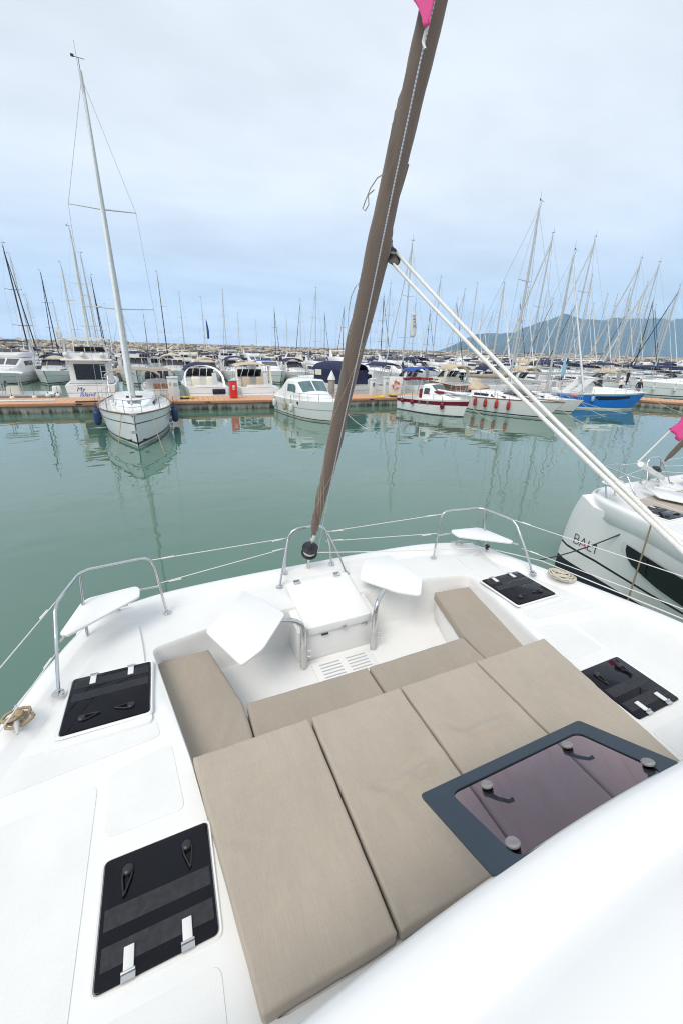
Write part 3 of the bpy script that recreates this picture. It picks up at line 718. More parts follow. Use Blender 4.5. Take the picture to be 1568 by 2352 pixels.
def catboat(name,label,L=12.,B=6.6,H=18.,group=None,cover='canvasgrey',jib='sailwhite'):
    root=thing(name,label,'catamaran',group=group)
    for sg in (-1,1):
        h=Hull(L,1.7,1.5,1.75,.8,.45,.15,2.6,.12); sub=MB('gelcoat'); fr=[-.4,-.2,0,.12,.55,.6,1]; mats=['antifoul','antifoul','boot','gelcoat','hullgrey','gelcoat']
        ts=[i/11 for i in range(12)]
        for s2 in (-1,1):
            rows=[[h.p(t,f,s2)+Vector((sg*(B/2-.85),0,0)) for f in fr] for t in ts]
            for i in range(6): sub.use(mats[i]); sub.grid([[r[i],r[i+1]] for r in rows])
        sub.use('gelcoat'); sub.grid([[h.p(t,1,-1)+Vector((sg*(B/2-.85),0,0)),h.p(t,1,1)+Vector((sg*(B/2-.85),0,0))] for t in ts])
        b=[sub.add([h.p(0,f,s2)+Vector((sg*(B/2-.85),0,0)) for f in fr]) for s2 in (-1,1)]
        for i in range(6): sub.face(b[0]+i,b[1]+i,b[1]+i+1,b[0]+i+1)
        sub.build('hull',root,smooth=40)
        wn=MB('glass'); wn.box((sg*(B/2-.0),L*.5,1.0),(.03,L*.16,.28)); wn.build('hull_window',root)
    br=MB('gelcoat'); br.box((0,L*.42,1.2),(B-2.2,L*.72,.75)); br.build('bridgedeck',root,bevel=.08)
    c=Cab([(L*.12,B*.40,B*.37,1.5,2.75),(L*.40,B*.40,B*.37,1.5,2.85),(L*.56,B*.36,B*.32,1.5,2.65),(L*.62,B*.33,B*.29,1.5,1.9)],.15,.06); c.build(root,'gelcoat','saloon')
    c.side(root,L*.2,L*.54,.40,.80,'glass','saloon_window'); c.top(root,L*.565,L*.612,-.9,.9,'glass')
    r2=MB('gelcoat'); r2.box((0,L*.2,3.2),(B*.72,L*.34,.10)); r2.box((-B*.3,L*.1,3.0),(.1,.3,.5)); r2.box((B*.3,L*.1,3.0),(.1,.3,.5)); r2.build('hardtop',root,bevel=.03)
    cb=MB('alu'); cb.tube([(-B/2+.6,L*.95,1.5),(B/2-.6,L*.95,1.5)],.11,8); cb.build('crossbeam',root)
    tr=MB('canvasgrey'); tr.box((0,L*.86,1.52),(B-2.6,L*.17,.03)); tr.build('trampoline',root)
    rig(root,L*.50,2.8,H,2,(0,L*.95,1.6),None,'alu',.11,B*.45,1.2,jib,L*.36,cover,4.1,ch=1.6)
    return root
def opentender(name,label,L=6.,B=2.3,hullm='hullolive',group=None,top='canvaswhite'):
    root=thing(name,label,'motorboat',group=group); h=Hull(L,B,.75,1.0,.9,.4,.8,2.4,.16)
    h.build(root,[(0,.12,'hullolive'),(.12,.45,hullm),(.45,.85,'hullgrey'),(.85,1,'gelcoat')],'gelcoat',(.06,.75,.42))
    k=MB('cream'); k.box((0,L*.42,.85),(.75,.8,.85),taper=.85); k.build('console',root,bevel=.05)
    k=MB('cream'); k.box((0,L*.64,.72),(1.0,.7,.5)); k.build('seat',root,bevel=.06)
    k=MB('clearglass'); k.box((0,L*.48,1.42),(.7,.02,.35)); k.build('windscreen',root)
    canopy(root,L*.28,L*.62,B*.34,2.18,.04,top,'t_top',.0,legs=False)
    for sx in (-.45,.45):
        for sy in (.34,.52): m=MB('alu'); m.tube([(sx*1.05,L*sy,.6),(sx,L*sy,2.15)],.03,6); m.build('top_post',root)
    e=MB('offwhite'); e.box((0,-.15,.95),(.42,.6,.55),taper=.8); e.use('black').box((0,-.2,.35),(.18,.25,.8)); e.build('outboard_engine',root,bevel=.05)
    h.pulpit(root,.55,.35,4)
    return root,h
def place(root, stern, bow, z=0):
    a,b=Vector((stern[0],stern[1],0)),Vector((bow[0],bow[1],0)); d=b-a; root.location=(a.x,a.y,z); root.rotation_euler=(0,0,math.atan2(-d.x,d.y)); return root
# ------------------------------------------------------------------ boats moored to the near side of the first pier
def main_sailboat():
    r,h=sailboat('sailing_yacht','white sailing yacht with tall mast moored bow on, closest boat across the water',11.,3.55,1.1,1.42,14.35,'gelcoat','boot',None,'sailwhite',2,None,'alu',mr=.085,full=2.5,rake=.25,spw=.43)
    place(r,(-2.88,30.25),(-2.62,19.25))
    canopy(r,.7,2.6,1.5,2.75,.14,'canvastaupe','bimini',.25,zl=1.2)
    a=MB('steel'); a.box((0,10.95,1.42),(.26,.5,.05)); a.tube([(0,11.1,1.40),(0,11.22,1.05),(0,11.15,.75)],.02,6); a.use('hullgrey').box((0,11.16,.72),(.34,.05,.12)); a.build('anchor',r)
    for sx in (-.5,.5):
        d=MB('boot'); d.box((sx*.62,10.62,.28),(.18,.02,.08)); d.build('bow_mark',r)
    for i,(x,y,s) in enumerate(((-1.93,5.0,'left'),(-1.86,6.1,'left'),(1.93,5.0,'right'),(1.86,6.1,'right'))):
        M=Matrix.Rotation(r.rotation_euler.z,3,'Z'); p=Vector(r.location)+M@Vector((x,y,.62)); rear=i%2==0
        side={'left':'right','right':'left'}[s]                       # boat points at us, so its port side is on our right
        fender(p,'fendernavy',f"navy cylindrical fender {'nearer the stern' if rear else 'nearer the bow'} on {side} side of closest sailing yacht",.17,.75)
    mooring((-3.13,20.1,1.4),(-3.5,17.6,-.1),'brown mooring line falling from left bow of closest sailing yacht','rope')
    mooring((-1.93,20.1,1.4),(-1.55,17.5,-.1),'brown mooring line falling from right bow of closest sailing yacht','rope')
main_sailboat()
def cabin_boat():
    r=thing('cabin_boat','white cabin boat with teal windows and white stern cover, right behind the furled sail','motorboat'); L,B=7.0,2.75
    h=Hull(L,B,1.05,1.3,.9,.42,.55,2.7,.13); h.build(r,[(0,.05,'cream'),(.05,.10,'boot'),(.10,.55,'gelcoat'),(.55,.60,'hullgrey'),(.60,1,'gelcoat')],'gelcoat')
    z=1.1
    c=Cab([(L*.30,1.18,1.10,z,z+1.16),(L*.47,1.18,1.06,z,z+1.2),(L*.60,1.12,1.00,z,z+.42),(L*.80,.72,.5,z+.05,z+.26),(L*.94,.22,.12,z+.1,z+.2)],.10,.08); c.build(r,'gelcoat','cabin')
    c.side(r,L*.33,L*.49,.42,.86,'bluglass','window',slant=.06)
    for a,b in ((-.9,-.05),(.05,.9)): c.top(r,L*.492,L*.585,a,b,'bluglass')
    cv=Cab([(.05,1.15,1.0,.95,1.25),(L*.18,1.25,1.1,1.0,1.75),(L*.295,1.2,1.1,1.05,2.32)],.2,.1); cv.build(r,'canvaswhite','stern_cover')
    h.pulpit(r,.50,.42,5)
    p=MB('black')
    for sg in (-1,1): p.lathe([(.10,0),(.10,.02)],(sg*1.30,L*.58,.98),12,(1,0,0))
    p.build('porthole',r)
    place(r,(7.1,29.3),(8.25,22.35))
    for t,lab,m in ((.10,'white fender at stern of white cabin boat','fenderwhite'),(.36,'tan worn fender amidships on white cabin boat','fendertan'),(.50,'white slim fender beside tan one on cabin boat','fenderwhite')):
        q=h.p(t,.8,1); q.x+=.14; q.z=.62; M=Matrix.Rotation(r.rotation_euler.z,3,'Z'); q2=h.p(t,.8,-1); q2.x-=.14; q2.z=.6
        # the side turned to the camera is the one facing left of the picture
        fender(Vector(r.location)+M@(q if (M@q).x<(M@q2).x else q2),m,lab,.13,.58)
    mooring((8.3,22.8,1.2),(9.4,20.0,-.1),'pale mooring line from bow of white cabin boat')
cabin_boat()
def red_boat():
    r=thing('red_and_white_boat','small white clinker motorboat with dark red stripe and red canvas','motorboat'); L,B=5.75,2.3
    h=Hull(L,B,.95,1.22,.82,.45,.35,2.4,.10)
    h.build(r,[(0,.06,'boot')]+[(.06+.115*i,.06+.115*(i+1),'gelcoat') for i in range(5)]+[(.635,.90,'redhull'),(.90,1,'gelcoat')],'offwhite',(.08,.40,.4))
    for i in range(5):
        f=.07+.115*(i+1)
        for sg in (-1,1): s=MB('gelcoat'); s.tube([h.p(t/12,f,sg) for t in range(12)],.014,5); s.build('strake',r)
    z=1.05
    c=Cab([(L*.40,.88,.80,z-.05,z+.95),(L*.50,.88,.78,z-.05,z+.98),(L*.60,.82,.62,z-.05,z+.42),(L*.78,.5,.35,z,z+.28),(L*.88,.26,.16,z,z+.18)],.12,.05); c.build(r,'gelcoat','cabin')
    c.side(r,L*.42,L*.52,.40,.86,'greyglass','window',slant=.1); c.top(r,L*.512,L*.592,-.85,.85,'clearglass')
    for k in range(4): s=MB('canvasred'); s.box(((-.36+.24*k),L*.72,z+.36),(.10,L*.2,.012)); s.build('deck_stripe',r)
    b=MB('canvasred'); b.box((0,L*.36,1.35),(1.5,.35,.65)); b.build('seat_cover',r,bevel=.08)
    b=MB('canvasred'); b.box((.15,L*.60,1.55),(1.1,.7,.12)); b.build('hatch_cover',r,bevel=.05)
    b=MB('canvasred'); b.tube([(-1.0,L*.10,2.25),(0,L*.10,2.30),(1.0,L*.10,2.25)],.11,8); b.tube([(-1.0,L*.10,2.25),(-1.0,L*.3,2.30)],.08,8); b.build('rolled_bimini',r)
    for sx in (-1,1): s=MB('alu'); s.tube([(sx,L*.06,.9),(sx,L*.10,2.25)],.035,6); s.tube([(sx,L*.14,.9),(sx,L*.10,2.25)],.03,6); s.build('bimini_post',r)
    for sg in (-1,1):
        for t in (.40,.53): w=MB('steel'); q=h.p(t,.77,sg); w.lathe([(.12,0),(.12,.02),(.07,.025)],(q.x,q.y,q.z),12,(sg,0,0)); w.build('porthole',r)
    bs=MB('gelcoat'); bs.tube([(.35,L*.55,z+.62),(.0,L*1.02,z+.42)],.08,8); bs.build('bowsprit_spar',r)
    h.pulpit(r,.6,.35,4)
    place(r,(16.2,27.9),(17.95,22.5)); M=Matrix.Rotation(r.rotation_euler.z,3,'Z')
    for t,lab in ((.12,'dark red ball fender at the stern of the red and white boat'),(.30,'dark red ball fender amidships on the red and white boat'),(.74,'dark red hanging fender near bow of the red and white boat')):
        q=h.p(t,.8,1); q.x+=.13; q.z=.72; q2=Vector((-q.x,q.y,q.z)); fender(Vector(r.location)+M@(q if (M@q).x<(M@q2).x else q2),'redhull',lab,.15,.5,ball=t<.5)
    mooring((17.9,22.8,1.1),(19.1,20.4,-.1),'pale mooring line from bow of red and white boat')
red_boat()
def red_fender_yacht():
    r,h=sailboat('sailing_yacht','white sailing yacht with row of red fenders and grey dinghy on its foredeck',9.8,3.1,1.05,1.25,13.0,'gelcoat','gelcoat','canvastaupe',None,2,None,'alu',boot='navyhull',full=2.0,rake=1.1,hood='canvasbeige')
    place(r,(21.2,29.0),(23.5,19.7)); M=Matrix.Rotation(r.rotation_euler.z,3,'Z')
    d=thing('folded_dinghy','dark grey ribbed inflatable dinghy lying on yacht foredeck','dinghy',Vector(r.location)+M@Vector((0,6.5,1.38)),r.rotation_euler.z)
    for k in range(7):
        a=-.6+.2*k; q=MB('canvasgrey'); q.tube([(a,-.95,.05),(a,-.5,.30-.25*a*a),(a,.4,.34-.25*a*a),(a*.7,1.05,.10)],[.09,.115,.115,.07],8); q.build('tube_rib',d,smooth=60)
    q=MB('hullgrey'); q.tube([(-.45,1.0,.06),(0,1.35,.1),(.45,1.0,.06)],.08,8); q.build('bow_tube',d,smooth=60)
    for i,t in enumerate((.40,.49,.58,.67)):
        q=h.p(t,.9,1); q.x+=.13; q.z=.75; q2=Vector((-q.x,q.y,q.z)); fender(Vector(r.location)+M@(q if (M@q).x<(M@q2).x else q2),'fenderred',f'{ordw(i+1)} red cylindrical fender counted from stern of yacht carrying grey dinghy',.13,.62,cap='fendernavy')
    mooring((23.45,20.1,1.15),(24.7,17.7,-.1),'pale mooring line from bow of yacht with red fenders')
red_fender_yacht()
def small_sloop():
    r,h=sailboat('small_sailing_boat','small white sailing boat with thick furled white jib between yacht and blue boat',7.0,2.4,.85,1.05,11.0,'offwhite','offwhite',None,'sailwhite',1,None,'alu',full=2.1,rake=.7)
    place(r,(26.6,28.4),(28.35,21.6))
    mooring((28.3,22.0,1.0),(29.6,19.6,-.1),'pale mooring line from bow of small white sailing boat')
    b=thing('orange_float','orange horseshoe float on bow rail of small sailing boat','life buoy',(28.15,22.3,1.35),.4); q=MB('orange'); q.tube([(.28*math.cos(a),.2*math.sin(a),0) for a in [-.6+ (2*PI-2.0)*k/10+1.3 for k in range(11)]],.08,8); q.build('float_body',b,smooth=60); q=MB('fenderwhite'); q.tube([(.1,.2,0),(.16,.17,0)],.085,8); q.build('tape_band',b)
small_sloop()
def blue_boat():
    r=thing('blue_motorboat','bright blue motorboat with white deck and black side window','motorboat'); L,B=7.1,2.7
    h=Hull(L,B,1.2,1.45,.92,.42,.75,2.5,.12); h.build(r,[(0,.10,'cream'),(.10,.5,'bluehull'),(.5,.53,'bluehull'),(.53,.92,'bluehull'),(.92,1,'gelcoat')],'gelcoat',(.06,.36,.4),rail='gelcoat')
    z=1.3
    c=Cab([(L*.36,1.05,.95,z-.05,z+.45),(L*.48,1.02,.9,z-.05,z+.5),(L*.62,.85,.7,z,z+.38),(L*.90,.25,.15,z+.1,z+.2)],.12,.05); c.build(r,'gelcoat','foredeck')
    front_panes(r,.85,.75,L*.50,L*.44,z+.46,z+.85,3,'greyglass')
    for sg in (-1,1):
        w=MB('glass'); w.grid([[h.p(.40+.40*i/10,lo+(hi-lo)*k/3,sg)+Vector((sg*.015,0,0)) for k in range(4)] for i in range(11) for lo,hi in [(.60+.12*(i/10)**2 if i else .74,.84)]]); w.build('hull_window',r,smooth=None)
        a=MB('gelcoat'); a.loft([[(sg*1.22-.06,L*.10,1.15),(sg*1.22+.06,L*.10,1.15),(sg*1.22+.06,L*.10+.55,1.15),(sg*1.22-.06,L*.10+.55,1.15)],[(sg*1.12-.06,L*.27,2.45),(sg*1.12+.06,L*.27,2.45),(sg*1.12+.06,L*.27+.6,2.45),(sg*1.12-.06,L*.27+.6,2.45)]]); a.build('arch_leg',r)
    a=MB('gelcoat'); a.box((0,L*.27+.3,2.5),(2.4,.75,.10)); a.build('arch_top',r,bevel=.03)
    e=MB('offwhite'); e.box((0,-.2,1.25),(.5,.7,.65),taper=.8); e.use('black').box((0,-.25,.5),(.2,.3,.9)); e.build('outboard_engine',r,bevel=.06)
    h.pulpit(r,.6,.30,4)
    place(r,(30.9,26.3),(36.7,22.2)); M=Matrix.Rotation(r.rotation_euler.z,3,'Z')
    q=h.p(.36,.9,-1); q.x-=.14; q.z=.85; q2=Vector((-q.x,q.y,q.z)); fender(Vector(r.location)+M@(q if (M@q).y<(M@q2).y else q2),'hullgrey','pale grey fender hanging on the blue motorboat',.13,.5)
    mooring((36.5,22.3,1.4),(38.2,18.8,-.1),'pale mooring line from bow of the blue motorboat')
    mooring((30.2,24.6,1.0),(33.6,19.6,-.1),'long pale mooring line crossing the water before the blue motorboat')
blue_boat()
# ------------------------------------------------------------------ boats on the far side of the first pier
def far_side():
    r,h=opentender('open_tender','grey and olive open boat with white sun top and round fenders',5.6,2.2); place(r,(-8.5,35.9),(-13.9,35.3)); M=Matrix.Rotation(r.rotation_euler.z,3,'Z')
    for i,t in enumerate((.42,.20,.06,-.01)):
        q=h.p(max(0,t),.9,1); q.x+=.14; q.z=.55+.1*(i>1); q2=Vector((-q.x,q.y,q.z)); fender(Vector(r.location)+M@(q if (M@q).y<(M@q2).y else q2)+Vector((.25 if t<0 else 0,0,0)),'fenderwhite',f'{ordw(i+1)} white ball fender from the left on grey and olive open boat',.17,ball=True)
    # flybridge cruiser, stern to us, with its name on the transom
    r,h=cruiser('flybridge_cruiser','white flybridge cruiser with dark saloon door, moored stern to the pier left of yacht mast',10.,3.35,1.35,1.6,'gelcoat','offwhite','fly',None); place(r,(-6.0,34.5),(-6.3,44.5))
    o=link('name_lettering',TXT['my'],r,(-.65,-.012,1.08)); o.rotation_euler=(PI/2,.25*0,0)
    o=link('name_lettering',TXT['island'],r,(-.30,-.012,.72)); o.rotation_euler=(PI/2,0,0)
    m=MB('offwhite'); m.box((0,-.35,.35),(3.0,.75,.10)); m.build('swim_platform',r,bevel=.03)
    m=MB('steel')
    for k in range(5): m.tube([(.75,.9+.12*k,1.4+.42*k),(1.15,.9+.12*k,1.4+.42*k)],.02,5)
    for x in (.75,1.15): m.tube([(x,.85,1.2),(x,1.45,3.3)],.02,5)
    m.build('ladder',r)
    m=MB('gelcoat'); m.box((0,1.4,3.02),(3.2,1.2,.12)); m.build('flybridge_overhang',r,bevel=.05)
    for x in (-1.2,-.2,1.0): m=MB('fenderwhite'); m.lathe([(.02,-.2),(.16,-.14),(.2,0),(.16,.14),(.02,.2)],(x,.95,3.35),10); m.build('stowed_fender',r,smooth=60)
    canopy(r,1.2,4.2,1.55,4.45,.10,'canvasbeige','folded_bimini',.0,zl=3.2,n=5)
    # cream cruiser between yacht mast and pedestal
    r,h=cruiser('cream_cruiser','cream motorboat with brown seat behind right side of closest sailing yacht',8.,2.7,.95,1.2,'cream','cream','express',None,arch=False); place(r,(-1.3,34.3),(-1.8,42.3))
    canopy(r,.8,3.0,1.25,2.35,.18,'canvastaupe','sagging_bimini',.35,zl=1.); b=MB('teak'); b.box((.0,.9,1.2),(1.1,.4,.35)); b.build('seat',r,bevel=.04)
    def stern_kit(r,z,B,cush,nm=None,gang=True):
        p=MB('gelcoat'); p.box((0,-.30,.42),(B*.86,.65,.10)); p.build('swim_platform',r,bevel=.03)
        t=MB('offwhite'); t.box((0,.25,.95),(B*.62,.28,.75)); t.build('transom_bench',r,bevel=.08)
        for x in (-.55,.55): s=MB(cush); s.box((x*B*.33,2.6,1.35),(.75,.5,.9)); s.build('helm_seat',r,bevel=.14,seg=3)
        if gang: g=MB('alu'); g.loft([[(.35,.2,1.1),(.75,.2,1.1),(.75,.1,1.12),(.35,.1,1.12)],[(.42,.75,2.2),(.74,.75,2.2),(.74,.66,2.2),(.42,.66,2.2)]]); g.build('gangway',r)
        if nm: o=link('name_lettering',TXT[nm],r,(-.4,.10,.98)); o.rotation_euler=(PI/2,0,0)
    r,h=cruiser('express_cruiser','white open cruiser with navy canopy and raised gangway, left of the red fire cabinet',8.8,3.35,1.15,1.4,'gelcoat','offwhite','express',None,glass='greyglass',arch=False); place(r,(2.1,34.2),(1.7,43.0)); stern_kit(r,1.1,3.35,'cream')
    q=MB('gelcoat'); y=2.9
    rings=[]
    for k in range(13):
        an=PI*k/12; x=math.cos(an)*1.55; zz=1.15+1.5*math.sin(an)**.6; yy=y-1.2*(1-math.sin(an))*.9+.5*math.sin(an)
        rings.append([(x-.06,yy-.16,zz-.04),(x+.06,yy-.16,zz+.05),(x+.06,yy+.2,zz+.06),(x-.06,yy+.2,zz-.03)])
    q.loft(rings); q.build('radar_arch',r,smooth=60); canopy(r,3.2,5.6,1.35,2.5,.38,'canvasnavy','canopy',.25,zl=1.3)
    b=MB('navyhull'); b.box((.75,-.02,.82),(1.0,.12,.42)); b.build('life_raft_case',r,bevel=.08)
    r,h=cruiser('express_cruiser','white cruiser with beige hardtop and tan seats, right of the red fire cabinet',9.0,3.4,1.1,1.4,'gelcoat','offwhite','express',None,glass='glass',arch=False); place(r,(6.15,34.0),(6.0,43.0)); stern_kit(r,1.1,3.4,'canvasbeige','twin')
    canopy(r,2.3,5.2,1.5,2.75,.18,'canvasbeige','hardtop',.08,zl=1.2)
    for sg in (-1,1): q=MB('cream'); q.loft([[(sg*1.5-.06,2.0,1.2),(sg*1.5+.06,2.0,1.2),(sg*1.5+.06,2.5,1.2),(sg*1.5-.06,2.5,1.2)],[(sg*1.4-.05,2.4,2.75),(sg*1.4+.05,2.4,2.75),(sg*1.4+.05,2.9,2.75),(sg*1.4-.05,2.9,2.75)]]); q.build('hardtop_post',r)
    r,h=cruiser('covered_cruiser','white cruiser under large navy canvas enclosure directly behind the furled sail',9.2,3.2,1.2,1.5,'gelcoat','offwhite','express',None,arch=False); place(r,(15.4,34.2),(12.2,42.4))
    canopy(r,.4,5.2,1.45,2.75,.42,'canvasnavy','canvas_enclosure',.35,zl=1.1,n=9)
    cs=MB('canvasnavy')
    for sg in (-1,1): cs.box((sg*1.42,2.7,1.75),(.05,4.2,1.4))
    cs.box((0,.5,1.75),(2.8,.05,1.4)); cs.build('canvas_sides',r)
    wn=MB('cream'); wn.box((-1.46,4.2,2.15),(.03,.9,.5)); wn.build('canvas_window',r)
    for k,(x,y) in enumerate(((11.3,40.0),(10.9,40.6))): fender((x,y,.85),'fenderblue',f"blue fender {'nearer' if k==0 else 'farther'} at bow of cruiser under navy enclosure",.16,.6)
    r,h=cruiser('pilot_boat','white workboat with blue bimini on tall posts just right of furled sail',7.6,2.6,1.1,1.45,'gelcoat','offwhite','cabin',None); place(r,(19.0,33.9),(16.6,41.0)); canopy(r,.8,3.3,1.1,2.95,.22,'canvasnavy','bimini',.06,zl=1.1)
    r,h=cruiser('express_cruiser','white cruiser with bright blue and white bimini behind red and white boat',8.4,3.0,1.1,1.4,'gelcoat','offwhite','express',None); place(r,(22.2,33.6),(23.0,42.0)); canopy(r,.6,3.2,1.35,2.55,.28,'canvasblue','bimini',.10,zl=1.1); 
    r,h=cruiser('wooden_stern_boat','cream boat with varnished wooden stern and tall cream arch','',8.8,3.1,1.15,1.4,) if False else cruiser('wooden_stern_boat','cream boat with varnished wooden stern and tall cream arch',8.8,3.1,1.15,1.4,'teak','offwhite','express','canvasbeige',supm='cream'); place(r,(26.8,33.2),(28.2,42.0))
    r,h=cruiser('express_cruiser','white cruiser with slanted arch and navy top behind yacht with red fenders',8.6,3.0,1.1,1.4,'gelcoat','offwhite','express','canvasnavy'); place(r,(31.0,33.0),(33.0,41.4))
    r,h=cruiser('express_cruiser','white cruiser with beige bimini moored left of the grey gate cabinet',8.2,2.9,1.05,1.35,'gelcoat','offwhite','express','canvasbeige'); place(r,(35.6,32.5),(37.6,40.4))
    r,h=cruiser('motor_yacht','large white motor yacht with grey canvas windows at right edge behind walking person',12.5,3.9,1.35,1.75,'gelcoat','offwhite','cabin','canvasnavy',glass='greyglass'); place(r,(60.5,26.0),(48.2,32.8))
    M=Matrix.Rotation(r.rotation_euler.z,3,'Z')
    for i,t in enumerate((.50,.66,.82)):
        q=h.p(t,.9,1); q.x+=.14; q.z=.95; q2=Vector((-q.x,q.y,q.z)); fender(Vector(r.location)+M@(q if (M@q).y<(M@q2).y else q2),'fenderwhite',f'{ordw(3-i)} white fender from the bow on large motor yacht at right edge',.14,.6)
far_side()
# ------------------------------------------------------------------ things standing on the first pier
def onpier(px, d=.8):                        # a spot on the deck, d metres in from the edge facing us
    lo,hi=at(px,930,PZ),None
    best=None
    for k in range(200):
        y=24+k*.05; p=aty(px,905,y); 
        ey=31.85-.0524*(p.x+30) if p.x<33 else 28.4-(p.x-33.3)*.745
        if y>=ey+d: return Vector((p.x,y,PZ+.025))
    return Vector((p.x,30,PZ))
def pedestal(px,d,label,hh=1.15,m='offwhite',lamp=None):
    p=onpier(px,d); r=thing('service_pedestal',label,'pedestal',p,.05); b=MB(m); b.box((0,0,hh/2),(.42,.34,hh)); b.build('cabinet',r,bevel=.015); c=MB('gelcoat'); c.box((0,0,hh+.05),(.50,.42,.10)); c.build('cap',r,bevel=.02)
    s=MB('hullgrey'); s.box((0,-.175,hh*.72),(.26,.02,.22)); s.build('socket_panel',r)
    if lamp: l=MB('bluglass'); l.box((0,-.19,hh*.72),(.12,.02,.30)); l.build('blue_panel',r)
pedestal(405,.7,'white service pedestal on pier right of closest sailing yacht',1.45)
pedestal(396,2.1,'white pedestal standing just behind another white pedestal on the pier',1.35)
pedestal(854,1.4,'white pedestal with blue panel on pier right of furled sail',1.3,lamp=True)
pedestal(884,.6,'tall white pedestal with yellow hose on pier right of furled sail',1.5)
def fire_cabinet():
    p=onpier(537,1.3); r=thing('fire_cabinet','bright red fire cabinet standing on the pier','cabinet',p,.03); b=MB('red'); b.box((0,0,.62),(.52,.40,1.20)); b.build('cabinet_body',r,bevel=.015); t=MB('hullgrey'); t.box((0,0,1.25),(.58,.46,.06)); t.build('cabinet_top',r,bevel=.01); s=MB('offwhite'); s.lathe([(.10,0),(.10,.012)],(0,-.205,.85),14,(0,-1,0)); s.build('round_sticker',r); s=MB('offwhite'); s.box((0,-.206,.66),(.2,.012,.08)); s.build('text_sticker',r)
    h=MB('steel'); h.tube([(.18,-.205,.75),(.18,-.25,.75),(.18,-.25,.62),(.18,-.205,.62)],.012,6); h.build('handle',r)
fire_cabinet()
def buoy_box():
    p=onpier(903,2.2); r=thing('life_buoy_cabinet','white cabinet on pier carrying the orange life buoy','cabinet',p,0); b=MB('gelcoat'); b.box((0,0,.75),(1.2,.45,1.5)); b.build('cabinet_body',r,bevel=.03); d=MB('hullgrey'); d.box((0,-.228,.75),(.02,.012,1.3)); d.build('door_gap',r)
    q=thing('life_buoy','orange and white ring buoy on white cabinet right of furled sail','life buoy',(p.x,p.y-.30,p.z+.85)); 
    for k in range(8): m=MB('orange' if k%2==0 else 'fenderwhite'); m.tube([(.30*math.cos(a),0,.30*math.sin(a)) for a in [2*PI*(k+j/4)/8 for j in range(5)]],.075,8,cap=False); m.build('ring_segment',q,smooth=60)
buoy_box()
def pile():
    p=onpier(761,1.6); r=thing('mooring_pile','grey concrete mooring pile with white cone cap','pile',(p.x,p.y,0)); m=MB('concrete'); m.lathe([(.27,-1),(.27,1.9)],(0,0,0),14); m.build('shaft',r,smooth=60); c=MB('offwhite'); c.lathe([(.32,1.9),(.30,2.05),(.02,2.62)],(0,0,0),14); c.build('cone_cap',r,smooth=60)
pile()
def hose(px,d,m,label,R=.35,n=5):
    p=onpier(px,d); rnd=random.Random(px); pts=[]
    for k in range(n*12): a=k/12*2*PI; rr=R*(.7+.3*rnd.random()); pts.append((rr*math.cos(a)*1.3,rr*math.sin(a),.03+.012*(k//12)+.01*rnd.random()))
    mb=MB(m); mb.tube(pts,.022,5); o=mb.build('coiled_hose',smooth=60); o.location=p; tag(o,label,'hose')
hose(872,.45,'yellow','yellow hose coiled at pier edge beside tall white pedestal'); hose(893,1.5,'yellow','yellow hose heaped behind the tall white pedestal',.4); hose(432,1.6,'yellow','yellow hose heap on pier left of open cruiser with gangway',.4); hose(905,.4,'ropedark','dark green netting heaped at the pier edge',.3)
hose(424,1.3,'ropedark','black cable heap on pier beside the service pedestal',.28)
def plank():
    p=at(60,921,PZ+.05); m=MB('offwhite'); m.box((0,0,.04),(3.2,.22,.07)); o=m.build('gangplank',bevel=.01); o.location=(p.x,p.y,PZ+.03); o.rotation_euler=(0,0,-.05); tag(o,'white plank lying along far edge of pier at the left','plank')
    p=at(240,923,PZ+.05); m=MB('mastdark'); m.tube([(-1.6,0,.06),(1.6,.1,.06)],.05,8); m.use('canvasgrey').tube([(-.2,0.01,.06),(1.5,.1,.06)],.065,8); o=m.build('boat_pole'); o.location=(p.x,p.y,PZ+.03); tag(o,'dark green wrapped pole lying on the pier left of yacht','pole')
    p=at(385,948,.0); fender((p.x,p.y-.15,.22),'fenderwhite','white fender hanging flat against pier beside closest yacht',.12,.6).rotation_euler=(0,PI/2,0)
plank()
